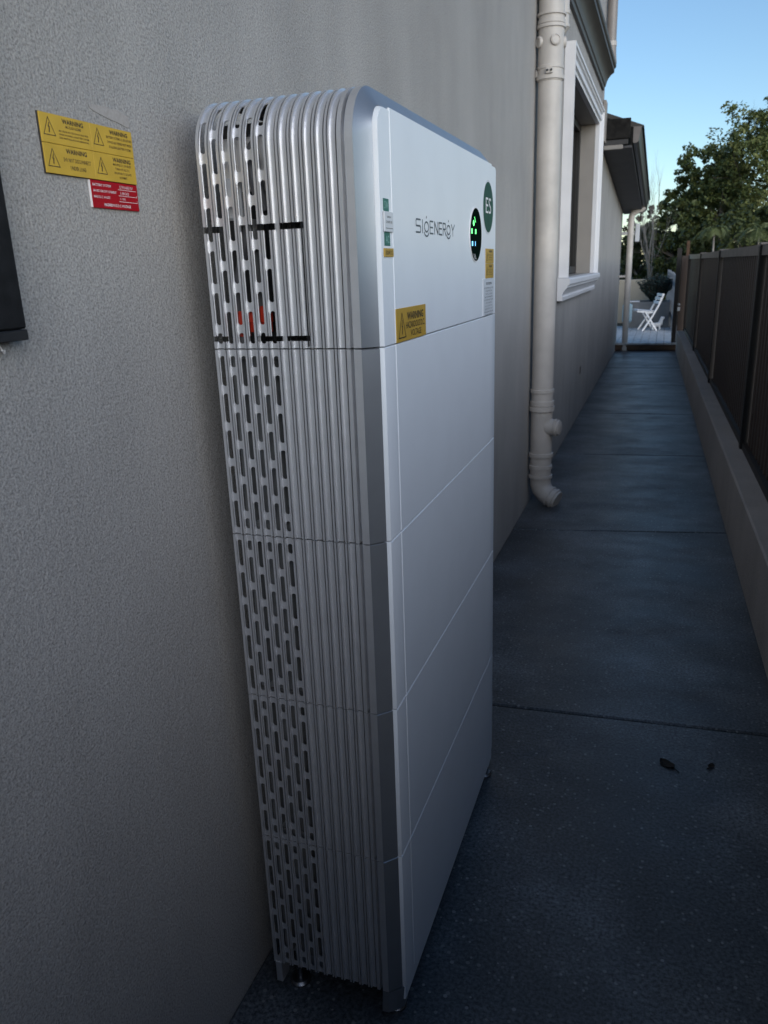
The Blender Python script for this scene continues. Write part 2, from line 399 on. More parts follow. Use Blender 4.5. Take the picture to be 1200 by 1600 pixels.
rv.add([(XW,WY0,WZ1),(XW-RD-.06,WY0,WZ1),(XW-RD-.06,WY1,WZ1),(XW,WY1,WZ1)], [(0,1,2,3)])
rv.add([(XW,WY0,WZ0),(XW-RD-.06,WY0,WZ0),(XW-RD-.06,WY1,WZ0),(XW,WY1,WZ0)], [(3,2,1,0)])
rv.build('reveal', M['taupe'], w, fix=False)
MB().box(XW-RD-.9, XW-RD-.7, WY0-.3, WY1+.3, WZ0-.2, WZ1+.2).build('dark_interior', M['black'], w)  # black sheet standing in for the darkness of the room behind the glass
# architrave: stepped moulding, jambs and head (profile across its width, out from wall)
A = [(0, 0), (0, P), (.018, P), (.022, P-.008), (.034, P-.012), (.040, P-.024), (.058, P-.028), (.064, P-.014), (.092, P-.014), (.098, P-.026), (.118, P-.028), (.118, 0)]
AW = .118
def jamb(y_out, sgn, z0, z1):
    m_ = MB(); m_.prism(A, lambda a, b: (XW+.0015+b, y_out+sgn*a, z0), lambda a, b: (XW+.0015+b, y_out+sgn*a, z1 - a)); return m_
ya, yb, zt_ = WY0-AW, WY1+AW, WZ1+AW
jamb(ya, 1, WZ0, zt_).build('architrave', M['trim'], w)
jamb(yb, -1, WZ0, zt_).build('architrave', M['trim'], w)
m_ = MB(); m_.prism(A, lambda a, b: (XW+.0015+b, ya+a, zt_-a), lambda a, b: (XW+.0015+b, yb-a, zt_-a)); m_.build('architrave', M['trim'], w)
S = [(0, 1.012), (.034, 1.012), (.036, 1.034), (.030, 1.040), (.030, 1.048), (.038, 1.062), (.048, 1.078), (.056, 1.086), (.062, 1.090), (.062, 1.104), (.074, 1.108), (.076, 1.112), (.076, 1.138), (.070, 1.147), (0, 1.1485)]
m_ = MB(); m_.prism(S, lambda a, b: (XW+.0015+a, ya-.045-a*.1, b), lambda a, b: (XW+.0015+a, yb+.045, b)); m_.build('sill', M['trim'], w)

# single storey wing behind the corner, its eave falling away along the path
def ze(y): return 2.26 - .083*(y-HC)
WE = 11.35
mb = MB(); mb.add([(XW-.003, HC+.001, -.2), (XW-.003, WE, -.2), (XW-.003, WE, ze(WE)), (XW-.003, HC+.001, ze(HC))], [(0,1,2,3)])
mb.add([(XW-.003, WE, -.2), (XW-5, WE, -.2), (XW-5, WE, ze(WE)), (XW-.003, WE, ze(WE))], [(0,1,2,3)])
mb.build('wing_wall', M['wall'], house, fix=False)
def rake(poly, y0, y1): return MB().prism(poly, lambda a, b: (a, y0, ze(y0)+b), lambda a, b: (a, y1, ze(y1)+b))
rake([(XW, -.02), (.205, -.02), (.205, .0), (XW, .0)], HC+.06, WE+.1).build('soffit', M['soffit'], house)
rake([(.19, .002), (.208, .002), (.208, .15), (.19, .15)], HC+.055, WE+.12).build('fascia', M['roofdark'], house)
rake([(.210, .03), (.216, .012), (.245, .012), (.262, .03), (.272, .10), (.282, .13), (.282, .15), (.272, .15), (.266, .11), (.250, .045), (.220, .035), (.216, .15), (.210, .15)], HC+.05, WE+.14).build('gutter', M['gutter'], house)
MB().prism([(.2105, .028), (.216, .013), (.245, .013), (.262, .031), (.272, .10), (.281, .149), (.2105, .149)], lambda a, b: (a, HC+.046, ze(HC+.046)+b), lambda a, b: (a, HC+.0495, ze(HC+.046)+b)).build('stop_end', M['fence_cap'], house)
rake([(.18, .16), (.30, .15), (.30, .165), (-1.2, .75), (-1.2, .72), (.1, .2)], HC+.09, WE+.12).build('wing_roof', M['rooftile'], house)
MB().box(XW+.012, .186, HC+.015, HC+.05, 2.31, 2.48, .004).build('barge_end', M['roofdark'], house)
MB().box(XW+.012, .125, HC+.02, HC+.05, 2.225, 2.262, .004).build('beam_end', M['taupe'], house)
MB().box(XW+.012, .17, HC+.03, HC+.052, 2.263, 2.308, .003).build('packing_board', M['gutter'], house)
# tape residue left on the wall above the yellow sign
mb = MB(); pts_ = [(-.135, 1.4185), (-.130, 1.4225), (-.118, 1.4232), (-.107, 1.4240), (-.095, 1.4228), (-.082, 1.4235), (-.071, 1.4205), (-.064, 1.4190), (-.0625, 1.4125), (-.066, 1.4062), (-.077, 1.4085), (-.088, 1.4100), (-.101, 1.4115), (-.115, 1.4138), (-.127, 1.4160)]
mb.prism(pts_, lambda a, b: (XW+.0003, a, b), lambda a, b: (XW+.0007, a, b)); mb.build('tape_residue', M['residue'], house)

# ------------------------------------------------------------------ low wall and fence on the right
lw = thing('retaining_wall', 'low rendered retaining wall along the right of the path under the brown fence', 'wall', (xr(4), 4, 0))
py = [-3.95, -1.5, .95, 3.38, 5.80, 8.25, 10.95]
for a, b in zip(py[:-1], py[1:]):
    jg = .003
    z0, z1 = -.05, .285 + .004*random.random()
    q = [(xr(a), a+jg), (xr(a)+.2, a+jg), (xr(b)+.2, b-jg), (xr(b), b-jg)]
    mb = MB(); c = .006
    qi = [(q[0][0]+c, q[0][1]+c), (q[1][0]-c, q[1][1]+c), (q[2][0]-c, q[2][1]-c), (q[3][0]+c, q[3][1]-c)]
    mb.add([(x,y,z0) for x,y in q]+[(x,y,z1-c) for x,y in q]+[(x,y,z1) for x,y in qi],
        [(0,1,5,4),(1,2,6,5),(2,3,7,6),(3,0,4,7),(4,5,9,8),(5,6,10,9),(6,7,11,10),(7,4,8,11),(8,9,10,11)])
    mb.build('wall_section', M['kerb'], lw)
fence = thing('fence', 'dark brown sheet steel fence on the low wall right of the path', 'fence', (xr(4)+.1, 4, .285))
FO = .115; FT = 1.285
fx = lambda y: xr(y)+FO
dirv = Vector((-.0185, 1, 0)).normalized(); nrm = Vector((1, .0185, 0)).normalized()
post = MB().box(-.036, .03, -.027, .027, 0, FT-.285-.002, .004).mesh('post', M['fence_post'], smooth=False)
for y in py[1:]:
    put('post', post, fence, (fx(y)-fence.location.x, y-fence.location.y, 0), R(1.06))
for a, b in zip(py[:-1], py[1:]):
    L = (b-a)
    mb = MB(); pts = []; pit = .095; n = int((L-.06)/pit)+1; t = .03
    rows = []
    while t < L-.03:
        for dt, dep in ((0, .0), (.035, .0), (.047, .009), (.083, .009)):
            if t+dt < L-.03: pts.append((t+dt, dep))
        t += pit
    P0 = Vector((fx(a), a, 0))
    mk = lambda z: [P0 + dirv*s_ + nrm*(d_-.006) + Vector((0,0,z)) for s_, d_ in pts]
    mb.grid([mk(.30), mk(FT-.02)]); mb.build('panel', M['fence'], fence, fix=False)
    p0 = P0 + dirv*.029; p1 = P0 + dirv*(L-.029)
    rb = MB(); rb.beam(p0+Vector((0,0,.305)), p1+Vector((0,0,.305)), .05, .036); rb.build('bottom_rail', M['fence_post'], fence)
    rb = MB(); rb.beam(p0+Vector((0,0,FT-.022)), p1+Vector((0,0,FT-.022)), .052, .05); rb.build('top_rail', M['fence_cap'], fence)
    pc = MB(); q = P0+dirv*L; pc.box(q.x-.035, q.x+.035, q.y-.035, q.y+.035, FT-.001, FT+.012, .004); pc.build('post_cap', M['fence_cap'], fence)

# tall end post with gate frame at the far end of the fence, latch
gp = thing('gate_post', 'tall dark gate post at far end of brown fence beside the deck', 'post', (.74, 11.15, 0))
MB().box(.705, .765, 11.12, 11.18, -.05, 1.39, .004).build('post', M['fence_post'], gp)
MB().box(.768, .905, 11.13, 11.16, .0, 1.285, .004).build('infill_panel', M['fence'], gp)
lt = MB().box(.757, .792, 11.095, 11.119, .545, .60, .004).lathe((.775, 11.095, .635), (0,-1,0), [(0,.016),(.012,.016),(.018,.01)], 10)
lt.build('latch', M['paper'], gp)
mb = MB().box(.83, .875, 11.6, 11.65, -.05, 1.49, .004).build('timber_post', M['timber'], None, loc=(.85, 11.62, 0)); tag(mb, 'brown timber post rising behind the far end of the fence', 'post')

# ------------------------------------------------------------------ unseen low gate, added behind the camera to block light
gate = thing('light_blocking_gate', 'added brown sheet gate behind the viewer, blocking light from the lower cabinet and wall', 'gate', (.45, -1.30, 0))
mb = MB(); pts = []; t = -.02
while t < 1.0:
    for dt, dep in ((0, 0), (.035, 0), (.047, .009), (.083, .009)): pts.append((XW+.03+t+dt, dep))
    t += .095
pts = [p for p in pts if p[0] < 1.0]
mb.grid([[(x, -1.30-d, .05) for x, d in pts], [(x, -1.30-d, 1.00) for x, d in pts]]); mb.build('panel', M['fence'], gate, fix=False)
for x in (XW+.005, .98):
    MB().box(x, x+.05, -1.34, -1.285, -.02, 1.04, .004).build('post', M['fence_post'], gate)
for z in (.06, .53, 1.00):
    MB().box(XW+.056, .979, -1.335, -1.295, z-.02, z+.02, .003).build('rail', M['fence_post'], gate)

# ================================================================== BATTERY CABINET
W = .767; XC = .2115; XE = .2300; XF = .2358; YC = .0205; ZB = .06; HB = .2686; ZT = 1.4495; RT = .066
ZS = ZB + 4*HB                                    # bottom of the controller
cab = thing('battery_cabinet', 'tall silver and white home battery cabinet standing against the rendered wall', 'battery cabinet', (.1, .38, 0))
O_CAB = Vector(cab.location)
PIT = .0165; RW = .0045; DEP = .0032
cols_c = [.0042 + PIT*i for i in range(12)]
xL = -.0045
def side_profile():
    """strips across the side: (x0, d0, x1, d1, column or None)"""
    S_ = []; x = xL; d = 0
    for i, c in enumerate(cols_c):
        a, b = c-RW, c+RW
        if a-.0003 > x + .005:
            m_ = (x+a-.0003)/2 + .0002
            S_ += [(x, 0, m_-.0010, 0, None), (m_-.0010, 0, m_-.0009, .0080, None), (m_-.0009, .0080, m_+.0009, .0080, None), (m_+.0009, .0080, m_+.0010, 0, None), (m_+.0010, 0, a-.0003, 0, None)]
        elif a-.0003 > x + 1e-4: S_.append((x, 0, a-.0003, 0, None))
        S_.append((max(a-.0003, x), 0, a, DEP, None) if a-.0003 > x else (x, 0, a, DEP, None))
        if i < 6: S_ += [(a, DEP, b, DEP, i), (b, DEP, b+.0003, 0, None)]
        else: S_ += [(a, DEP, b-.0025, DEP, i), (b-.0025, DEP, b-.0024, .011, None), (b-.0024, .011, b-.0001, .011, None), (b-.0001, .007, b+.0003, 0, None)]
        x = b+.0003
    S_.append((x, 0, .1960, 0, None)); S_.append((.1960, 0, .1962, .012, None)); S_.append((.1962, .012, .2006, .012, None)); S_.append((.2006, .012, .2008, 0, None)); S_.append((.2008, 0, XC, 0, None))
    return S_
STR = side_profile()
def half_w(s, s0, s1, r):
    """half opening of a slot with round ends"""
    if s <= s0 or s >= s1: return 0
    if s < s0+r: return math.sqrt(max(0, r*r-(s0+r-s)**2))
    if s > s1-r: return math.sqrt(max(0, r*r-(s-(s1-r))**2))
    return r
def slot_samples(s0, s1, r):
    out = [s0, s0+.12*r, s0+.35*r, s0+.65*r, s0+r, s1-r, s1-.65*r, s1-.35*r, s1-.12*r, s1]
    return out
def ribbed(mb, surf, s_base, slots, slits, length):
    """surf(x, s, d) -> point; slots[col] = list of (s0,s1); slits = list of (s0,s1,[(x0,x1)..])"""
    SR = .0040; TH = .0016
    for (x0, d0, x1, d1, ci) in STR:
        ent = [(s, None) for s in s_base]
        cx = (x0+x1)/2
        sl = slots.get(ci, []) if ci is not None else []
        cuts = []
        for s0, s1, xr_ in slits:
            for a, b in xr_:
                if cx > a and cx < b: cuts.append((s0, s1))
        pieces = sorted(set([s_ for s_ in s_base] + [q for s0, s1 in sl for q in slot_samples(s0, s1, SR)] + [q for c_ in cuts for q in c_]))
        rowl = []
        for s in pieces:
            incut = [c_ for c_ in cuts if c_[0] <= s <= c_[1]]
            hw = max([half_w(s, s0, s1, SR) for s0, s1 in sl], default=0); atend = any(abs(s-s0) < 1e-9 or abs(s-s1) < 1e-9 for s0, s1 in sl)
            iv = (cx-hw, cx+hw) if (hw > 0 or atend) else None
            if incut:
                c_ = incut[0]; full = (x0, x1)
                if abs(s-c_[0]) < 1e-9: rowl += [(s, iv), (s, full)]
                elif abs(s-c_[1]) < 1e-9: rowl += [(s, full), (s, iv)]
                else: rowl.append((s, full))
            else: rowl.append((s, iv))
        dd = lambda x: d0 + (d1-d0)*(x-x0)/(x1-x0) if x1 > x0 else d0
        for (sa, ia), (sb, ib) in zip(rowl[:-1], rowl[1:]):
            if sb - sa < 1e-7: continue
            if ia is None and ib is None:
                mb.add([surf(x0, sa, d0), surf(x1, sa, d1), surf(x1, sb, d1), surf(x0, sb, d0)], [(0,1,2,3)]); continue
            if ia is None or ib is None:
                # a hole closes exactly at this sample
                if ia is None: ia = ((ib[0]+ib[1])/2,)*2
                else: ib = ((ia[0]+ia[1])/2,)*2
            for xa, ha, hb in ((x0, ia[0], ib[0]), (x1, ia[1], ib[1])):
                if abs(xa-ha) > 1e-6 or abs(xa-hb) > 1e-6:
                    q = [surf(xa, sa, dd(xa)), surf(ha, sa, dd(ha)), surf(hb, sb, dd(hb)), surf(xa, sb, dd(xa))]
                    mb.add(q, [(0,1,2,3)] if xa == x0 else [(3,2,1,0)])
                if ia[1]-ia[0] > 1e-6 or ib[1]-ib[0] > 1e-6:
                    q = [surf(ha, sa, dd(ha)), surf(ha, sa, dd(ha)+TH), surf(hb, sb, dd(hb)+TH), surf(hb, sb, dd(hb))]
                    mb.add(q, [(0,1,2,3)])
def seam_edges(mb, surf, s, sgn):
    """small return at the top / bottom edge of the sheet so that the seam has depth"""
    for (x0, d0, x1, d1, ci) in STR:
        mb.add([surf(x0, s, d0), surf(x1, s, d1), surf(x1, s, d1+.004), surf(x0, s, d0+.004)], [(0,1,2,3)])

GAP = .0009
# ---- one battery module, local z from 0 to HB; placed by copying
def outline(off, z0, z1):
    return [(off, z0), (off, z1)]
def front_loop(off, r0=RT):
    """inverted-U outline of the controller front at an inward offset: list of (y,z) from near foot over the top to the far foot"""
    r = max(.022, r0-off*1.9); r2 = max(.008, r0-off*2.6); zt = ZT-off*1.33; pts = [(off, ZS+GAP)]
    nseg = 14
    for i in range(nseg+1):
        a = PI - (PI/2)*i/nseg; pts.append((off+r+r*math.cos(a), zt-r+r*math.sin(a)))
    for i in range(nseg+1):
        a = PI/2 - (PI/2)*i/nseg; pts.append((W-off-r2+r2*math.cos(a), zt-r2+r2*math.sin(a)))
    pts.append((W-off, ZS+GAP)); return pts
# cross-section of trim and front panel edge: (offset from outer outline, x)
TRIM = [(0, XC), (.0004, XC+.0005), (YC-.006, XE-.0045), (YC-.0055, XE-.0048)]
TRIM = [(0, XC), (.0006, XC+.0003), (YC*.95, XE-.0003), (YC*.97, XE-.004)]
RIM = [(YC*.975, XE-.005), (YC*.975, XE+.0002), (YC*.985, XE+.0008), (YC*1.035, XF-.0010), (YC*1.05, XF-.0003), (YC*1.09, XF), (.0655, XF), (.0656, XF-.002)]

def battery_meshes():
    z0, z1 = GAP, HB-GAP
    surf = lambda x, s, d: (x, d, z0+s)
    Lm = z1-z0; n = 5; margin = .0085; pitch = (Lm-margin*2+.0105)/n; sl_len = pitch-.0105
    slots = {}
    for c in range(6):
        if c % 2 == 0: slots[c] = [(margin+i*pitch, margin+i*pitch+sl_len) for i in range(5)]
        else:
            h = pitch/2; lst = [(margin, margin+sl_len-h)]
            lst += [(margin+h+i*pitch, margin+h+i*pitch+sl_len) for i in range(4)]
            lst.append((margin+h+4*pitch, margin+4*pitch+sl_len)); slots[c] = lst
    mb = MB(); ribbed(mb, surf, [0, Lm], slots, [], Lm); seam_edges(mb, surf, Lm, 1); seam_edges(mb, surf, 0, 1)
    side = mb.mesh('side_panel', M['alu'], fix=True)
    trims = []
    for far in (0, 1):
        mb = MB(); Y = (lambda o: W-o) if far else (lambda o: o)
        rows = [[(x, Y(o), z0) for o, x in TRIM], [(x, Y(o), z1-.001) for o, x in TRIM], [(x-.001, Y(o+.001), z1) for o, x in TRIM], [(x-.02, Y(o+.004), z1) for o, x in TRIM]]
        mb.grid(rows); trims.append(mb.mesh('corner_trim', M['alu_dark']))
    mb = MB()
    sec = [(o, x) for o, x in RIM]
    c = .0012
    full = [(o, x) for o, x in sec] + [(W-o, x) for o, x in sec[::-1]]
    rows = [[(x-.01, y, z0) for y, x in full], [(x-.0006, y, z0) for y, x in full], [(x, y, z0+.0008) for y, x in full], [(x, y, z1-c) for y, x in full], [(x-c, y, z1) for y, x in full], [(x-.015, y, z1) for y, x in full]]
    mb.grid(rows); front = mb.mesh('front_panel', M['white'], smooth=True)
    # raised centre plate of the front
    mb = MB().box(XF-.004, XF+.0008, .0668, W-.0668, z0, z1, .0009); plate = mb.mesh('front_plate', M['white'])
    # body behind the skins
    mb = MB().box(.004, XC-.004, .030, W-.030, z0, z1).box(.105, XC-.004, .0145, .0339, z0, z1)
    for i in range(7): mb.box(.01+.013*i, .0125+.013*i, .016, .0338, z0+.015, z1-.015) if i % 2 else None
    body = mb.mesh('battery_module', M['inner'])
    mb = MB()
    for i in range(10): mb.box(.086, .101, .010, .0335, z0+.02+.024*i, z0+.026+.024*i)
    fins = mb.mesh('heat_sink', M['alu_dark'])
    return body, side, trims, front, plate, fins
body, side, trims, front, plate, fins = battery_meshes()
off = (-O_CAB.x, -O_CAB.y, 0)
for k in range(4):
    p = put('battery_module', body, cab, (off[0], off[1], ZB+k*HB))
    put('side_panel', side, p); s2 = put('side_panel', side, p, (0, W, 0)); s2.scale = (1, -1, 1)
    put('corner_trim', trims[0], p); put('corner_trim', trims[1], p); put('front_panel', front, p); put('front_plate', plate, p); put('heat_sink', fins, p)

# ---- controller on top: the ribbed shell wraps over the top
STL = ZT-RT-(ZS+GAP); ARC = RT*PI/2; TOP = W-2*RT; TOTAL = 2*STL+2*ARC+TOP
def shell(x, s, d):
    if s <= STL: return (x, d, ZS+GAP+s)
    s -= STL
    if s <= ARC:
        a = PI - s/RT; r = RT-d; return (x, RT+r*math.cos(a), ZT-RT+r*math.sin(a))
    s -= ARC
    if s <= TOP: return (x, RT+s, ZT-d)
    s -= TOP
    if s <= ARC:
        a = PI/2 - s/RT; r = RT-d; return (x, W-RT+r*math.cos(a), ZT-RT+r*math.sin(a))
    s -= ARC
    return (x, W-d, ZT-RT-s)
sb = [0, STL*.5] + [STL+ARC*i/12 for i in range(13)] + [STL+ARC+TOP*.5] + [STL+ARC+TOP+ARC*i/12 for i in range(13)] + [TOTAL-STL*.5, TOTAL]
ctl = MB().box(.004, XC-.004, .05, W-.03, ZS+GAP, ZT-.03).box(.142, XC-.004, .0145, .0499, ZS+GAP, ZT-.05)
ctl = ctl.build('controller', M['black'], cab)
slots = {}; pitch = .0536; sl = .0425
for c in range(6):
    lst = []
    if c % 2 == 0:
        lst.append((.006, .0205)); s = .0310
    else: s = .006
    while s+sl < STL+ARC*.78: lst.append((s, s+sl)); s += pitch
    slots[c] = lst
zl = lambda z: z-(ZS+GAP)
slits = [(zl(1.2845), zl(1.2925), [(-.01, .0245), (.0502, .0583), (.0612, .0995), (.1025, .1358)]),
         (zl(1.1445), zl(1.1515), [(-.01, .0170), (.0500, .0587), (.0630, .1010), (.1040, .1372)])]
mb = MB(); ribbed(mb, shell, sb, slots, slits, TOTAL); seam_edges(mb, shell, 0, 1)
mb.build('shell_panel', M['alu'], ctl)
MB().box(.1366, .1374, -.0003, .003, ZS+.003, 1.2925).build('knockout_seam', M['black'], ctl)
# trim and front
mb = MB(); loops = []
for o, x in TRIM: loops.append([(x, y, z) for y, z in front_loop(o)])
mb.grid(loops); mb.build('corner_trim', M['alu_dark'], ctl, smooth=True)
mb = MB(); loops = []
for o, x in RIM[:6]: loops.append([(x, y, z) for y, z in front_loop(o)])
mb.grid(loops)
lp = front_loop(RIM[5][0]); mb.add([(XF, y, z) for y, z in lp], [tuple(range(len(lp)))])
mb.add([(XF, lp[0][0], ZS+GAP), (XF, lp[-1][0], ZS+GAP), (XF-.015, lp[-1][0], ZS+GAP), (XF-.015, lp[0][0], ZS+GAP)], [(0,1,2,3)])
mb.build('front_panel', M['white'], ctl, smooth=True)
FP = XF+.0008
MB().box(XF-.003, FP, .0668, W-.0668, ZS+GAP, ZT-YC*1.25, .0009).build('front_plate', M['white'], ctl)
# innards seen through the slots
mb = MB()
mb.tube([(.028, .022, ZS+.005), (.024, .024, 1.20), (.035, .026, 1.25), (.05, .03, 1.30)], .007, 10)
mb.tube([(.075, .025, 1.31), (.07, .022, 1.33), (.06, .025, 1.37), (.062, .04, 1.40)], .009, 10)
mb.build('cable', M['cable'], ctl, smooth=True)
for x in (.034, .050, .068):
    MB().lathe((x, .020, 1.150+.006*(x > .04)), (0, 0, 1), [(0, .008), (.012, .008), (.013, .0095), (.030, .0095), (.034, .007)], 12).build('cable_plug', M['red'], ctl, smooth=True)
mb = MB().box(.008, .10, .028, .031, 1.335, 1.40, .002); mb.build('bracket', M['alu'], ctl)
MB().box(.020, .045, .017, .026, 1.30, 1.352, .003).build('terminal_block', M['paper'], ctl)
MB().box(.058, .062, .006, .045, ZS+.02, 1.30).build('divider', M['inner'], ctl)

# ---- markings on the front
def plate_label(name, y0, y1, z0, z1, m, parent, th=.0013, x=FP, label=None, b=.0003):
    o = MB().box(x+.00005, x+th, y0, y1, z0, z1, b).build(name, m, parent)
    if label: o['label'] = label
    return o
def triangle(mb, x, y, z, w, h, t):
    strokes_mb(mb, x, [[(y-w/2, z-h/2), (y+w/2, z-h/2), (y, z+h/2), (y-w/2, z-h/2)]], t)
    a = h*.27
    mb.add([(x+3e-4*.3, y+p*w, z+q*h) for p, q in ((.03,.22),(-.09,-.06),(-.01,-.06),(-.05,-.30),(.02,-.30),(.08,-.02),(.0,-.02),(.08,.22))], [(0,1,2,6,7),(2,3,4,5,6)])
    mb.add([(x+3e-4*.3, y+p*w, z+q*h) for p, q in ((-.07,-.29),(.05,-.29),(-.02,-.39))], [(0,1,2)])
wl = plate_label('warning_label', .0672, .2085, 1.1350, 1.1800, M['ochre'], ctl, label='yellow hazardous voltage warning label')
tx = FP+.0015; mb = MB()
text_mb(mb, 'WARNING', tx, .1545, 1.1680, .0098, .080, bold=.03)
text_mb(mb, 'HAZARDOUS D.C.', tx, .1545, 1.1557, .0086, .092, bold=.012)
text_mb(mb, 'VOLTAGE', tx, .1565, 1.1440, .0086, .052, bold=.012)
triangle(mb, tx, .0915, 1.1570, .032, .033, .0016); mb.build('lettering', M['ink'], wl, fix=False)

lines = []; zc, zo, zu = 1.2895, 1.2981, 1.2809
lines += [[(.193, zo), (.173, zo), (.171, zo-.002), (.171, zc+.001), (.173, zc), (.191, zc), (.193, zc-.002), (.193, zu+.001), (.191, zu), (.171, zu)]]
lines += [[(.2035, zo), (.2035, zu)]]
def gee(cy): return [circ(cy, 1.2893, .0068, 0, 360, 18, ry=.0108), circ(cy, 1.2838, .0075, 200, 340, 8, ry=.0125), circ(cy, 1.3028, .0006, 0, 360, 6)]
lines += gee(.2245)
def eee(y): return [[(y+.017, zo), (y, zo), (y, zu), (y+.017, zu)], [(y, zc), (y+.015, zc)]]
lines += eee(.2435); lines += [[(.269, zu), (.269, zo), (.288, zu), (.288, zo)]]; lines += eee(.2955)
lines += [[(.319, zu), (.319, zo), (.333, zo), (.335, zo-.002), (.335, zc+.001), (.333, zc), (.321, zc)], [(.327, zc), (.336, zu)]]
lines += gee(.3535); lines += [[(.372, zo), (.382, zc), (.382, zu)], [(.393, zo), (.382, zc)]]
mb = MB(); strokes_mb(mb, FP+.0004, lines, .0023); mb.build('lettering', M['greyink'], ctl, fix=False)

# round status display
ds = MB().lathe((FP, .550, 1.2875), (1,0,0), [(0, .0485), (.001, .0485), (.0016, .0480)], 40).build('display', M['trim'], ctl, smooth=True)
MB().lathe((FP+.0017, .550, 1.2875), (1,0,0), [(0, .0462), (.0006, .0462)], 40).build('screen', M['glass_black'], ds)
X = FP+.0026
mb = MB(); mb.lathe((X, .527, 1.307), (1,0,0), [(0, .0052), (.0003, .0052)], 14)
for y in (.513, .5435): mb.box(X, X+.0003, y-.0042, y+.0042, 1.2885, 1.2970, 0)
mb.add([(X, .532, 1.318), (X, .536, 1.318), (X, .545, 1.309), (X, .543, 1.308)], [(0,1,2,3)])
mb.build('indicator', M['led_green'], ds)
mb = MB()
for y, wd in ((.517, .0048), (.5405, .0018)): mb.box(X, X+.0003, y-wd, y+wd, 1.2675, 1.2755, 0)
mb.build('indicator', M['led_blue'], ds)
mb = MB(); strokes_mb(mb, X, [[(.528, 1.253), (.538, 1.2445)], [(.538, 1.253), (.548, 1.2445)]], .0018); mb.build('marking', M['whiteink'], ds, fix=False)
# ES sticker
es = MB().lathe((FP, .6655, 1.3415), (1,0,0), [(0, .0500), (.0004, .0500)], 40).build('round_sticker', M['paper'], ctl); es['label'] = 'round dark green sticker reading ES'
MB().lathe((FP+.0005, .6655, 1.3415), (1,0,0), [(0, .0465), (.0002, .0465)], 40).build('sticker_face', M['esgreen'], es)
mb = MB(); text_mb(mb, 'ES', FP+.0009, .6655, 1.345, .029, .050, bold=.0, res=4); mb.build('lettering', M['whiteink'], es, fix=False)
# edge labels on the near rim
LX = XF
a = plate_label('green_label', .0330, .0545, 1.3015, 1.3165, M['greenlabel'], ctl, .0005, LX, 'small green label reading SW')
mb = MB(); text_mb(mb, 'SW', LX+.0007, .0438, 1.309, .009, .014, bold=.01); mb.build('lettering', M['greenink'], a, fix=False)
a = plate_label('green_label', .0335, .0560, 1.2600, 1.2768, M['greenlabel'], ctl, .0005, LX, 'small green label reading AC')
mb = MB(); text_mb(mb, 'AC', LX+.0007, .0448, 1.2680, .009, .014, bold=.01); mb.build('lettering', M['greenink'], a, fix=False)
a = plate_label('white_label', .0300, .0640, 1.2768, 1.3010, M['paper'], ctl, .0022, LX+.0006, 'small white plastic label between two green ones')
mb = MB(); text_mb(mb, 'Isolator', LX+.0030, .047, 1.2950, .0028, .016); text_mb(mb, 'DO NOT USE', LX+.0030, .047, 1.2885, .0030, .024); strokes_mb(mb, LX+.003, [[(.033, 1.281), (.061, 1.281)]], .0006); mb.build('lettering', M['ink'], a, fix=False)
a = plate_label('yellow_label', .0290, .0655, 1.2465, 1.2570, M['ochre'], ctl, .0016, LX, 'small yellow label reading solar D.C.')
mb = MB(); text_mb(mb, 'SOLAR D.C.', LX+.0018, .048, 1.2518, .0052, .028); mb.build('lettering', M['ink'], a, fix=False)
# far edge labels
a = plate_label('yellow_label', .6420, .7180, 1.2365, 1.2645, M['ochre'], ctl, .0013, FP, 'upper small yellow warning label near the far edge')
def tiny(parent, yc, zt, n, wd, x, m, h=.0024, dz=.0046, head=None):
    mb = MB(); z = zt
    if head: text_mb(mb, head, x, yc, z, h*1.6, wd*.6, bold=.02); z -= dz*1.5
    body = ['BATTERY SYSTEM D.C. ISOLATOR', 'ISOLATE BEFORE OPENING COVER', 'TURN OFF A.C. SUPPLY FIRST', 'WAIT FIVE MINUTES', 'SHUTDOWN PROCEDURE', 'SWITCH OFF MAIN SWITCH', 'D.C. ISOLATOR TO OFF', 'CHECK DISPLAY IS OFF', 'CALL INSTALLER', 'EMERGENCY CONTACT', 'KEEP AREA CLEAR', 'NO NAKED FLAMES']
    for i in range(n): text_mb(mb, body[i % len(body)], x, yc, z, h, wd*(.95-.25*((i*7) % 4)/3), res=1); z -= dz
    mb.build('lettering', m, parent, fix=False)
tiny(a, .686, 1.2595, 3, .05, FP+.0015, M['ink'], head='WARNING')
mb = MB(); triangle(mb, FP+.0015, .6525, 1.250, .014, .015, .0008); mb.build('symbol', M['ink'], a, fix=False)
a = plate_label('yellow_label', .6420, .7180, 1.2080, 1.2360, M['ochre'], ctl, .0013, FP, 'lower small yellow warning label near the far edge')
tiny(a, .686, 1.2310, 3, .05, FP+.0015, M['ink'], head='WARNING')
mb = MB(); triangle(mb, FP+.0015, .6525, 1.222, .014, .015, .0008); mb.build('symbol', M['ink'], a, fix=False)
a = plate_label('white_notice', .6160, .7190, ZS+.0020, 1.2070, M['paper'], ctl, .0018, FP, 'white printed notice at the far lower corner of the top panel')
tiny(a, .668, 1.198, 10, .09, FP+.0020, M['greyink'], .0030, .0058, head='SHUTDOWN')

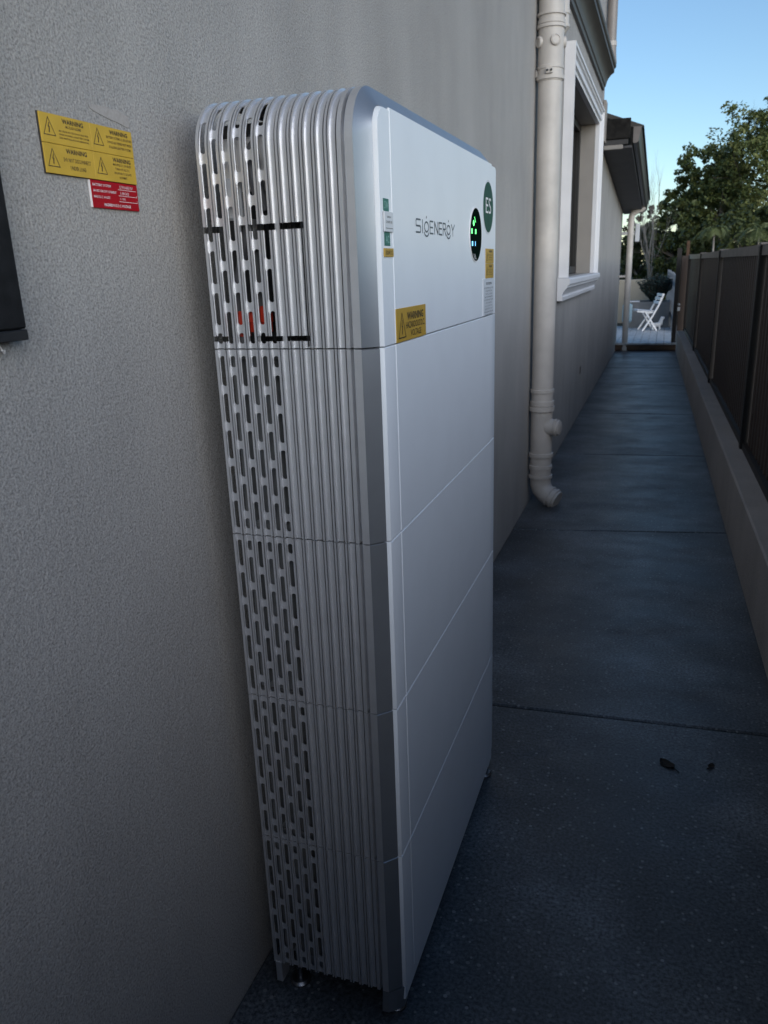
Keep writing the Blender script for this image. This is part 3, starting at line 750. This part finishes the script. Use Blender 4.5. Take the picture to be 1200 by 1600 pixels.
# ---- base
bs = MB().box(.02, XE-.004, .034, W-.034, .024, ZB-.001, .002).build('base_plinth', M['alu_dark'], cab)
MB().box(XE-.0035, XF-.0015, YC, W-YC, .030, ZB-.0012, .0012).build('kick_plate', M['white'], bs)
q = [(.200, .001), (XC, .0012), (XC+.012, .010), (XE-.001, YC*.8), (XF-.002, YC*1.05), (XF-.002, YC*1.9), (.200, YC*1.9)]
for far in (0, 1):
    mb = MB(); mb.prism(q, lambda a, b: (a-.003, (W-b-.002 if far else b+.002), .012), lambda a, b: (a, (W-b if far else b), ZB-.002))
    mb.build('corner_cap', M['alu_dark'], bs)
for y0 in (.002, W-.03): MB().box(-.004, .008, y0, y0+.028, .014, ZB-.001, .001).build('rear_bracket', M['alu'], bs)
ft = MB().lathe((0,0,0), (0,0,1), [(0, .019), (.004, .019), (.008, .015), (.0085, .006), (.03, .006)], 16).mesh('foot', M['chrome'], smooth=True)
for x, y in ((.030, .028), (.212, .034), (.030, W-.03), (.222, W-.050)): put('foot', ft, cab, (x+off[0], y+off[1], 0))

# ================================================================== SIGNS ON THE WALL
sg = thing('warning_sign', 'yellow four part electrical warning sign fixed to the wall left of the cabinet', 'sign', (XW, -.144, 1.37))
SX = XW+.0035
panes = [(-.222, -.1428, 1.3722, 1.4015, ['WARNING', 'ARC FLASH HAZARD', 'ARC FLASH PROTECTION IS REQUIRED', 'WHEN WORKING ON BATTERY SYSTEM', 'SEE INSTALLATION MANUAL']),
         (-.1424, -.0655, 1.3722, 1.4015, ['WARNING', 'BATTERY SYSTEM D.C. ISOLATORS', 'SHOULD BE OPENED FIRST WHEN', 'ISOLATING BATTERY SYSTEM']),
         (-.222, -.1428, 1.3420, 1.3718, ['WARNING', 'DO NOT DISCONNECT', 'UNDER LOAD']),
         (-.1424, -.0655, 1.3420, 1.3718, ['WARNING', 'MULTIPLE D.C. SOURCES', 'TURN OFF ALL D.C.', 'ISOLATORS TO ISOLATE', 'EQUIPMENT'])]
MB().box(XW, XW+.0018, -.2226, -.0650, 1.3415, 1.4020, .0003).build('backing_plate', M['ink'], sg)
for i, (y0, y1, z0, z1, tx_) in enumerate(panes):
    p = MB().box(XW+.0019, SX, y0, y1, z0, z1, .0003).build('sign_panel', M['yellow'], sg)
    mb = MB(); x = SX+.0002; cy = y0+.051; wd = y1-y0-.030; n = len(tx_)
    text_mb(mb, 'WARNING', x, cy, z1-.0052, .0046, .034, bold=.025)
    hh = {2: .0042, 3: .0027, 4: .0026}[n-1]; dz = {2: .0078, 3: .0052, 4: .0046}[n-1]
    z = z1-.0052-dz*(.9 if n > 3 else 1.0)-.001
    for j, t in enumerate(tx_[1:]):
        h_ = hh; w_ = min(wd, .62*hh*len(t))
        if i == 0: h_ = .0028 if j == 0 else .0018
        if i == 0 and j > 0: w_ = wd*.98
        text_mb(mb, t, x, cy, z, h_, w_, bold=.008, res=1); z -= dz if i else (.0052 if j == 0 else .0034)
    triangle(mb, x, y0+.0125, (z0+z1)/2+(.002 if i < 2 else .001), .0175, .0175, .0008)
    mb.build('lettering', M['ink'], p, fix=False)
rs = thing('red_sign', 'red battery voltage sign fixed directly under the yellow warning sign', 'sign', (XW, -.11, 1.325))
p = MB().box(XW, XW+.0028, -.1530, -.0660, 1.3112, 1.3412, .0003).build('plate', M['redplate'], rs)
MB().box(XW, XW+.0025, -.1537, -.1532, 1.3114, 1.3410).build('plate_edge', M['whiteink'], rs)
mb = MB(); x = XW+.0030
for t, z, wd in (('BATTERY SYSTEM', 1.3365, .033), ('SHORT CIRCUIT CURRENT', 1.3300, .042), ('MAX D.C. VOLTS', 1.3235, .029)):
    text_mb(mb, t, x, -.150, z, .0026, wd, align='LEFT', bold=.01, res=1)
text_mb(mb, 'HAZARDOUS D.C. VOLTAGE', x, -.108, 1.3155, .0030, .050, bold=.02, res=1)
strokes_mb(mb, x, [[(-.104, 1.3338), (-.069, 1.3338)], [(-.104, 1.3270), (-.069, 1.3270), (-.069, 1.3287)], [(-.104, 1.3204), (-.069, 1.3204), (-.069, 1.3225)]], .0005)
text_mb(mb, '59048W', x, -.088, 1.3368, .0036, .026, bold=-.012); text_mb(mb, '1800', x, -.092, 1.3300, .0034, .016, bold=-.012); text_mb(mb, '1100', x, -.097, 1.3236, .0026, .010, bold=-.012)
mb.build('lettering', M['whiteink'], p, fix=False)

# black meter box, cut by the left edge of the picture
bx = thing('meter_box', 'black wall mounted box at the left edge of the picture', 'box', (XW, -.55, 1.18))
MB().box(XW, XW+.022, -.80, -.306, 1.186, 1.80, .002).build('housing', M['blackbox'], bx)
MB().box(XW, XW+.0223, -.802, -.3062, 1.175, 1.1855, .001).build('bottom_lip', M['black'], bx)
mb = MB(); mb.tube([(XW+.004, -.33, 1.174), (XW+.006, -.328, 1.166), (XW+.004, -.324, 1.163), (XW+.003, -.322, 1.166)], .001, 6); mb.build('wire_tie', M['whiteink'], bx)

# ================================================================== DOWNPIPES
dp = thing('downpipe', 'thick taupe painted downpipe with inspection caps next to the window', 'downpipe', (.01, 3.13, 0))
PX, PY, PR = .010, 3.13, .055
MB().lathe((PX, PY, 0), (0,0,1), [(.62, PR), (2.09, PR)], 32).build('pipe', M['pipe'], dp, smooth=True)
MB().lathe((PX, PY, 0), (0,0,1), [(2.42, PR), (5.45, PR)], 32).build('pipe', M['pipe'], dp, smooth=True)
def ringed(name, z0, z1, rings, r=PR+.003, parent=dp):
    prof = [(z0, r)]
    for a, b, rr in rings: prof += [(a-.0015, r), (a, rr), (b, rr), (b+.0015, r)]
    prof.append((z1, r)); return MB().lathe((PX, PY, 0), (0,0,1), prof, 32).build(name, M['pipe'], parent, smooth=True)
up = ringed('inspection_junction', 2.04, 2.42, [(2.045, 2.062, PR+.009), (2.09, 2.102, PR+.006), (2.255, 2.268, PR+.010), (2.272, 2.288, PR+.007), (2.305, 2.315, PR+.010), (2.375, 2.388, PR+.009), (2.405, 2.415, PR+.010)])
for ang in (-62, 20, 215):
    d = Vector((math.cos(R(ang)), math.sin(R(ang)), 0))
    MB().lathe(Vector((PX, PY, 2.20))+d*(PR-.006), d, [(0, .024), (.016, .024), (.018, .021), (.019, .017), (.0165, .015)], 20).build('inspection_cap', M['pipe'], up, smooth=True)
# side branch that joins higher up
MB().lathe((PX+.022, PY+.085, 0), (0,0,1), [(2.25, .03), (2.27, .045), (2.275, .05), (2.288, .05), (2.29, .046), (2.325, .046), (2.33, .05), (2.345, .05), (2.35, .046), (2.40, .046), (2.402, .05), (2.415, .05), (2.42, .045), (3.2, .045)], 24).build('branch_pipe', M['pipe'], dp, smooth=True)
lo = ringed('lower_junction', .145, .62, [(.145, .160, PR+.008), (.195, .215, PR+.006), (.262, .280, PR+.009), (.505, .528, PR+.010), (.534, .556, PR+.006), (.600, .616, PR+.006)], PR+.001)
d = Vector((1, -.25, .0)).normalized()
MB().lathe(Vector((PX, PY, .42))+d*.035, d, [(0, .047), (.040, .041), (.041, .046), (.053, .046), (.054, .040), (.064, .038), (.068, .030)], 24).build('access_cap', M['pipe'], lo, smooth=True)
mb = MB(); pc = [Vector((PX, PY, .15)), Vector((PX+.002, PY, .11)), Vector((PX+.012, PY-.004, .082)), Vector((PX+.032, PY-.012, .06)), Vector((PX+.062, PY-.022, .045)), Vector((PX+.098, PY-.034, .031))]
mb.tube(pc, [PR+.001, PR, PR-.001, PR-.002, PR-.004, PR-.006], 24, caps=True)
el = mb.build('elbow', M['pipe'], dp, smooth=True)
dd = (pc[-1]-pc[-3]).normalized()
for t, w_ in ((-.030, .010), (-.004, .012)):
    MB().lathe(pc[-2]+dd*(.018+t), dd, [(0, PR-.003), (.001, PR+.003), (w_, PR+.002), (w_+.001, PR-.004)], 24).build('collar', M['pipe'], el, smooth=True)
for z in (2.075,):
    MB().box(XW, PX-.045, PY-.018, PY+.018, z-.016, z+.016, .003).build('bracket', M['pipe'], dp); MB().box(PX-.012, PX+.020, PY-PR-.018, PY-PR-.004, z-.012, z+.012, .002).build('clamp_lug', M['pipe'], dp)
    for s_ in (-.008, .010):
        mb = MB().lathe((PX+.004+s_, PY-PR-.017, z), (0,-1,0), [(0, .005), (.006, .005)], 8); mb.build('screw', M['black'], dp)

d2 = thing('downpipe', 'slim downpipe on the upper storey ending in an elbow above the cornice end', 'downpipe', (.075, 6.95, 2.9))
MB().lathe((-.006, 7.0, 0), (0,0,1), [(3.03, .046), (3.07, .046), (3.071, .042), (5.4, .042)], 20).build('pipe', M['pipe_dark'], d2, smooth=True)
mb = MB().lathe((-.006, 7.0, 0), (0,0,1), [(3.032, .0475), (3.068, .0475)], 20); mb.build('collar', M['pipe'], d2, smooth=True)
MB().tube([(-.006, 7.0, 3.04), (-.004, 7.0, 2.97), (.0, 7.0, 2.93), (.004, 7.0, 2.90), (-.004, 7.0, 2.875), (-.03, 7.0, 2.855), (XW+.001, 7.0, 2.845)], .044, 20).build('elbow', M['pipe_dark'], d2, smooth=True)
MB().box(XW, -.03, 6.98, 7.02, 3.15, 3.18, .003).build('bracket', M['pipe_dark'], d2)

d3 = thing('downpipe', 'far downpipe at the end of the house beside the timber deck', 'downpipe', (.07, 11.1, 0))
MB().lathe((.072, 11.12, 0), (0,0,1), [(.10, .046), (.12, .046), (.121, .042), (1.80, .042)], 18).build('pipe', M['pipe'], d3, smooth=True)
MB().tube([(.072, 11.12, 1.79), (.074, 11.12, 1.84), (.09, 11.12, 1.875), (.16, 11.12, 1.91), (.21, 11.12, 1.925), (.232, 11.12, 1.95)], .042, 16).build('elbow', M['pipe'], d3, smooth=True)
MB().lathe((.072, 11.12, 0), (0,0,1), [(0, .056), (.05, .056), (.06, .05), (.10, .05)], 18).build('shoe', M['pipe'], d3, smooth=True)
MB().box(XW, .04, 11.10, 11.14, 1.02, 1.05, .003).build('bracket', M['pipe'], d3)
lb = thing('light_box', 'small pale box mounted beside the top of the far downpipe', 'box', (.155, 11.3, 1.6))
MB().box(.125, .185, 11.27, 11.31, 1.50, 1.74, .006).build('housing', M['paper'], lb)
MB().box(XW-.05, .124, 11.30, 11.33, 1.60, 1.64, .003).build('arm', M['trim'], lb)

# ================================================================== DECK, CHAIR, YARD
deck = thing('deck', 'weathered grey timber deck at the far end of the path', 'deck', (.4, 12.4, 0))
DZ = .105
for i in range(11):
    x0 = -.36+i*.108
    MB().box(x0, x0+.103, 11.06+.004*random.random(), 14.4, DZ-.024, DZ+.0015*random.random(), .002).build('board', M['deck'], deck)
MB().box(-.36, .80, 11.075, 11.11, .004, DZ-.027, .003).build('edge_board', M['deckedge'], deck)
MB().box(-.36, .80, 11.3, 14.3, -.05, DZ-.030).build('frame', M['bed'], deck)

ch = thing('folding_chair', 'white folding timber chair standing side on upon the deck', 'chair', (.30, 13.35, DZ+.002), rz=R(14))
def cm(f): mb = MB(); f(mb); return mb
HWD = .17
for sy in (-1, 1):
    y = sy*HWD
    MB().beam((-.075, y, 0), (.085, y, .28), .022, .030, (0,1,0)).beam((.085, y, .28), (.185, y, .60), .022, .030, (0,1,0)).mesh
    m_ = MB().beam((-.085, y, .004), (.075, y, .255), .024, .026, (0,1,0)); m_.beam((.074, y, .254), (.165, y, .43), .024, .026, (0,1,0)); m_.beam((.1645, y, .429), (.232, y, .60), .024, .024, (0,1,0))
    o = bpy.data.objects.new('back_leg', m_.mesh('back_leg', M['chair'])); col.objects.link(o); o.parent = ch
    y2 = sy*(HWD-.026)
    m_ = MB().beam((.155, y2, .004), (-.035, y2, .30), .024, .026, (0,1,0)); o = bpy.data.objects.new('front_leg', m_.mesh('front_leg', M['chair'])); col.objects.link(o); o.parent = ch
    m_ = MB().beam((-.175, y2, .325), (.11, y2, .295), .022, .030, (0,1,0)); o = bpy.data.objects.new('seat_rail', m_.mesh('seat_rail', M['chair'])); col.objects.link(o); o.parent = ch
slat = MB().box(-.018, .018, -HWD+.012, HWD-.012, 0, .012, .002).mesh('slat', M['chair'])
for i in range(7): put('slat', slat, ch, (-.165+.045*i, 0, .343-.0047*i))
bsl = MB().box(-.007, .007, -HWD-.006, HWD+.006, -.022, .022, .002).mesh('back_slat', M['chair'])
for z, x in ((.58, .223), (.52, .199), (.46, .176)): put('back_slat', bsl, ch, (x-.016, 0, z))

orn = thing('garden_ornament', 'small white ornament with a raised neck low on the deck behind the chair', 'ornament', (.50, 13.5, DZ+.002))
mb = MB().tube([(.35, 13.52, .20), (.38, 13.52, .19), (.45, 13.5, .185), (.51, 13.5, .19), (.54, 13.5, .21), (.55, 13.5, .26), (.565, 13.5, .30), (.60, 13.5, .305)], [.012, .022, .036, .04, .04, .03, .032, .016], 12)
mb.build('body', M['chair'], orn, smooth=True)
for x, y in ((.42, 13.48), (.42, 13.53), (.53, 13.48), (.53, 13.53)): MB().lathe((x, y, DZ+.002), (0,0,1), [(0, .016), (.08, .014)], 8).build('leg', M['chair'], orn, smooth=True)

pl = thing('planter', 'low grey rendered planter box behind the white folding chair', 'planter', (.32, 14.05, 0))
MB().box(-.10, .675, 13.95, 14.0, -.05, .545, .006).box(-.10, .675, 14.65, 14.7, -.05, .545, .006).box(.625, .675, 14.001, 14.649, -.05, .545, .006).box(-.10, -.05, 14.001, 14.649, -.05, .545, .006).build('wall', M['planter'], pl)
MB().box(-.05, .625, 14.0, 14.65, 0, .50).build('earth', M['soil'], pl)
MB().box(-.08, .17, 13.93, 14.02, .546, .568, .004).build('capping', M['trim'], pl)
MB().box(-.11, .055, 13.86, 13.93, .20, .53, .03).build('cushion', M['bluecloth'], None, loc=(0, 13.9, .2))
tag(bpy.data.objects['cushion'], 'pale blue cushion propped against the grey planter beside the downpipe', 'cushion')
bk = MB().box(-1.8, .40, 17.5, 17.7, -.06, .86, .01).build('garden_wall', M['cream'], None, loc=(-.5, 17.6, 0)); tag(bk, 'low cream garden wall beyond the deck and shrub', 'wall')

# far paling fence running on from the gate post
pf = thing('paling_fence', 'pale grey paling fence beyond the gate post at the back of the yard', 'fence', (.7, 15, 0))
pm = MB().box(-.008, .008, -.05, .05, 0, 1.0, .002).mesh('paling', M['paling'])
for i in range(34):
    y = 13.2+i*.125; o = put('paling', pm, pf, (.735-.030*(y-13.2)-.7+.004*random.random(), y-15, .0)); o.scale = (1, 1, .98+.05*random.random()+.015*(y-13.2)/2); 
MB().beam((.752, 13.2, .3), (.625, 17.4, .3), .03, .07).build('rail', M['paling'], pf); MB().beam((.752, 13.2, .85), (.625, 17.4, .85), .03, .07).build('rail', M['paling'], pf)

# ------------------------------------------------------------------ vegetation
def leaves_mesh(name, centres, normals, sizes, m, aspect=.5, droop=.25):
    """folded leaf: 4 vertices, 2 triangles each"""
    n = len(centres)
    nr = normals/np.linalg.norm(normals, axis=1, keepdims=True)
    t = rng.normal(size=(n,3)); t -= nr*np.sum(t*nr, axis=1, keepdims=True); t /= np.linalg.norm(t, axis=1, keepdims=True)
    b = np.cross(nr, t); s = sizes[:,None]
    v = np.empty((n,4,3)); v[:,0] = centres-t*s*.5; v[:,1] = centres+b*s*aspect*.5-nr*s*.08; v[:,2] = centres+t*s*.5-nr*s*droop; v[:,3] = centres-b*s*aspect*.5-nr*s*.08
    me = bpy.data.meshes.new(name)
    me.vertices.add(n*4); me.vertices.foreach_set('co', v.reshape(-1))
    me.loops.add(n*4); me.loops.foreach_set('vertex_index', np.arange(n*4, dtype=np.int32))
    me.polygons.add(n); me.polygons.foreach_set('loop_start', np.arange(0, n*4, 4, dtype=np.int32)); me.polygons.foreach_set('loop_total', np.full(n, 4, dtype=np.int32))
    me.materials.append(m); me.update(calc_edges=True); return me
def branch_tubes(mb, p, d, L, r, depth, ends, spread=.6, n=6, up=.15):
    p = Vector(p); d = Vector(d).normalized(); pts = [p]; rad = [r]; k = 4
    for i in range(k):
        d = (d + Vector((random.gauss(0,.10), random.gauss(0,.10), random.gauss(0,.06)+up*.1))).normalized()
        p = p + d*(L/k); pts.append(p); rad.append(r*(1-.45*(i+1)/k))
    mb.tube(pts, rad, n, caps=False)
    if depth == 0: ends.append(p); return
    for i in range(random.choice((2,3,3))):
        nd = (d + Vector((random.gauss(0,spread), random.gauss(0,spread), random.gauss(0,spread*.5)+up))).normalized()
        st = pts[random.choice((2,3,4))]
        branch_tubes(mb, st, nd, L*random.uniform(.6,.8), rad[-1]*.8, depth-1, ends, spread, max(4, n-1), up)
def tree(name, label, base, height, rad, m, leaf=.13, per=95, clumps=60, trunk=.13, squash=.8, low=.30, bark='bark', clump_r=(.28,.55), group=None):
    t = thing(name, label, 'tree', base, group)
    B = Vector(base); mb = MB(); ends = []
    branch_tubes(mb, B, (0,0,1), height*.34, trunk, 3, ends, .55, 8)
    mb.build('trunk', M[bark], t, smooth=True)
    cz = height*(low + (1-low)*.5); hz = height*(1-low)*.5
    C_, Nn, S_ = [], [], []
    for i in range(clumps):
        u = rng.normal(size=3); u /= np.linalg.norm(u); rr = rng.uniform(.35, 1)**.6
        wob = 1 + .16*math.sin(5*u[0]+3*u[2]+base[0]) + .10*math.sin(9*u[1]+4*u[0])
        c = np.array([u[0]*rad*rr*wob, u[1]*rad*rr*wob, cz+u[2]*hz*rr*wob])
        cr = rng.uniform(*clump_r)*rad*.42
        k = int(per*rng.uniform(.6, 1.35))
        q = rng.normal(size=(k,3)); q /= np.linalg.norm(q, axis=1, keepdims=True); q *= (rng.uniform(.15, 1, size=(k,1))**.5)*cr; q[:,2] *= .75
        C_.append(c+q); Nn.append(q/cr*.6+rng.normal(size=(k,3))*.6+np.array([0,0,.5])); S_.append(rng.uniform(.55, 1.35, size=k)*leaf)
    me = leaves_mesh('crown', np.concatenate(C_), np.concatenate(Nn), np.concatenate(S_), m)
    put('crown', me, t); return t
def bare_tree(name, label, base, h, r=.05, depth=4, spread=.35, bark='twig'):
    t = thing(name, label, 'tree', base); mb = MB(); ends = []
    for _ in range(2): branch_tubes(mb, base, (random.gauss(0,.15), random.gauss(0,.15), 1), h*.33, r, depth, ends, spread, 6, .35)
    mb.build('branches', M[bark], t, smooth=True); return t
TG = 'trees beyond the yard'
tree('broadleaf_tree', 'tallest olive green tree above the fence at the right edge', (2.55, 20.0, -.06), 4.75, 1.36, M['leafA'], per=62, clumps=420, leaf=.095, low=.25, clump_r=(.22, .42))
tree('broadleaf_tree', 'middle olive green tree left of the tallest one, with small gaps of sky', (1.38, 20.8, -.06), 4.05, .95, M['leafA'], per=62, clumps=260, leaf=.10, low=.2, clump_r=(.25, .48))
tree('broadleaf_tree', 'smaller olive tree sloping down towards the bare tree', (.85, 21.2, -.06), 3.2, .72, M['leafA'], per=62, clumps=230, leaf=.10, low=.1, clump_r=(.28, .5))
tree('broadleaf_tree', 'dark low tree directly behind the cream garden wall', (.0, 22.5, -.06), 2.35, .85, M['leafB'], per=75, clumps=110, leaf=.10, low=.02)
tree('broadleaf_tree', 'dark leafy tree behind the gate post and timber post', (1.25, 18.5, -.06), 2.35, .80, M['leafB'], per=75, clumps=120, leaf=.10, low=.05)
tree('broadleaf_tree', 'dark leafy tree low behind the right end of the fence', (2.25, 16.8, -.06), 2.45, 1.05, M['leafB'], per=75, clumps=170, leaf=.10, low=.05)
tree('broadleaf_tree', 'brownish dry tree right beside the far downpipe top', (-.12, 24.0, -.06), 3.0, .48, M['leafC'], per=60, clumps=34, leaf=.09, low=.35, bark='palebark')
bare_tree('bare_tree', 'leafless pale tree against the sky just right of the eave', (.27, 20.2, -.06), 3.9, .045, 5, .17, 'palebark')
bare_tree('bare_tree', 'leafless twigs poking out above the crown of the tallest tree', (2.10, 21.0, 2.7), 2.3, .020, 4, .20)
tag(tree('hedge', 'dense dark hedge closing the view beyond the garden wall', (0, 27, -.06), 2.2, 3.2, M['leafB'], per=120, clumps=80, leaf=.18, low=.0))['category'] = 'hedge'

def palm(label, base, trunk_h, nfr, flen, group='palms behind the fence'):
    t = thing('palm', label, 'palm', base, group); B = Vector(base)
    MB().tube([B, B+Vector((.02,0,trunk_h*.5)), B+Vector((0,.02,trunk_h))], [.022, .016, .012], 8).build('trunk', M['palebark'], t, smooth=True)
    for k in range(nfr):
        a = 2*PI*k/nfr + random.uniform(-.3,.3); el = random.uniform(.75, 1.5); d = Vector((math.cos(a), math.sin(a), 0))
        pts = []; L = flen*random.uniform(.8, 1.1)
        for i in range(9):
            s = i/8; pts.append(B + Vector((0,0,trunk_h)) + d*(L*s*math.cos(el)) + Vector((0,0, L*s*math.sin(el) - L*.95*s*s)))
        mb = MB(); mb.tube(pts, [.010*(1-.8*i/8) for i in range(9)], 4, caps=False)
        for i in range(1, 9):
            for q in range(3):
                p = pts[i-1].lerp(pts[i], q/3); tg = (pts[i]-pts[i-1]).normalized(); sd = tg.cross(Vector((0,0,1))).normalized(); ll = flen*.34*(1-.55*abs(i/8-.4))
                for sg_ in (-1, 1):
                    tip = p + sd*sg_*ll*.75 + tg*ll*.55 + Vector((0,0,-ll*.35)); wv = tg*.004
                    mb.add([p-wv, p+wv, p.lerp(tip,.55)+wv*.9+Vector((0,0,.02)), tip, p.lerp(tip,.55)-wv*.9+Vector((0,0,.02))], [(0,1,2,3,4)])
        mb.build('frond', M['leafP'], t, fix=False)
palm('slender palm with pale fronds behind the middle of the fence', (1.20, 12.0, -.06), 1.62, 11, .48)
palm('fuller palm with arching fronds behind the fence at right', (1.80, 12.0, -.06), 1.58, 15, .62)

def shrub(label, base, h, rad, nst, m):
    t = thing('shrub', label, 'shrub', base); C_, Nn, S_ = [], [], []; mb = MB()
    for i in range(nst):
        a = rng.uniform(0, 2*PI); lean = rng.uniform(.0, .75); L = h*rng.uniform(.7, 1.1)
        d = np.array([math.cos(a)*lean*rad/h*1.6, math.sin(a)*lean*.5, 1.0]); d /= np.linalg.norm(d)
        for s in np.linspace(.15, 1, 26):
            C_.append(d*L*s + rng.normal(size=3)*.014); Nn.append(rng.normal(size=3)); S_.append(rng.uniform(.04, .08))
        mb.tube([Vector(base), Vector(base)+Vector(d*L*.5), Vector(base)+Vector(d*L)], [.005, .004, .002], 4, caps=False)
    mb.build('stem', M['bark'], t); put('foliage', leaves_mesh('foliage', np.array(C_), np.array(Nn), np.array(S_), m, .25), t)
shrub('dark blue green spiky shrub growing in the grey planter', (.42, 14.35, .50), .48, .42, 170, M['leafS'])

# dead leaves on the concrete
def dead_leaf(label, x, y, s, a):
    mb = MB(); n = 7; rows = []
    for i in range(n):
        u = i/(n-1)-.5; w_ = .30*s*math.sqrt(max(0, 1-(2*u)**2))+.0008; up = .004*abs(u)*2
        rows.append([(u*s, -w_, up+.0015), (u*s, 0, 0.0008+up*.5), (u*s, w_, up+.002)])
    mb.grid(rows); mb.tube([(-.5*s, 0, .0025), (-.9*s, .1*s, .002)], .0012, 5)
    o = mb.build('fallen_leaf', M['deadleaf'], fix=False); o.location = (x, y, .0005); o.rotation_euler.z = R(a)
    tag(o, label, 'leaf', 'dead leaves on the path')
dead_leaf('larger curled dark leaf on the concrete right of the cabinet foot', .66, .885, .045, 140)
dead_leaf('smaller dark leaf on the concrete nearest the low wall', .765, .905, .022, 60)

# grit and flakes lying on the concrete
mb = MB()
for _ in range(420):
    y = -.6 + 6.5*random.random()**1.6; x = random.uniform(XW+.02, xr(y)-.02)
    if random.random() < .35: x = xr(y)-.015-abs(random.gauss(0, .04))
    if -.0 < y < .8 and x < .26: continue
    a = random.uniform(0, PI); l = random.choice((.0018, .0025, .0035, .006))*random.uniform(.7, 1.3); w_ = random.uniform(.0008, .0016); c_, s_ = math.cos(a), math.sin(a); h = random.uniform(.0006, .0014)
    q = [(l, 0), (0, w_), (-l, 0), (0, -w_)]
    mb.add([(x+c_*p-s_*r, y+s_*p+c_*r, .0002) for p, r in q] + [(x, y, h+.0004)], [(0,1,4),(1,2,4),(2,3,4),(3,0,4)])
gr = mb.build('grit', M['grit']); tag(gr, 'pale grit and flakes scattered over the concrete path', 'grit', kind='stuff')
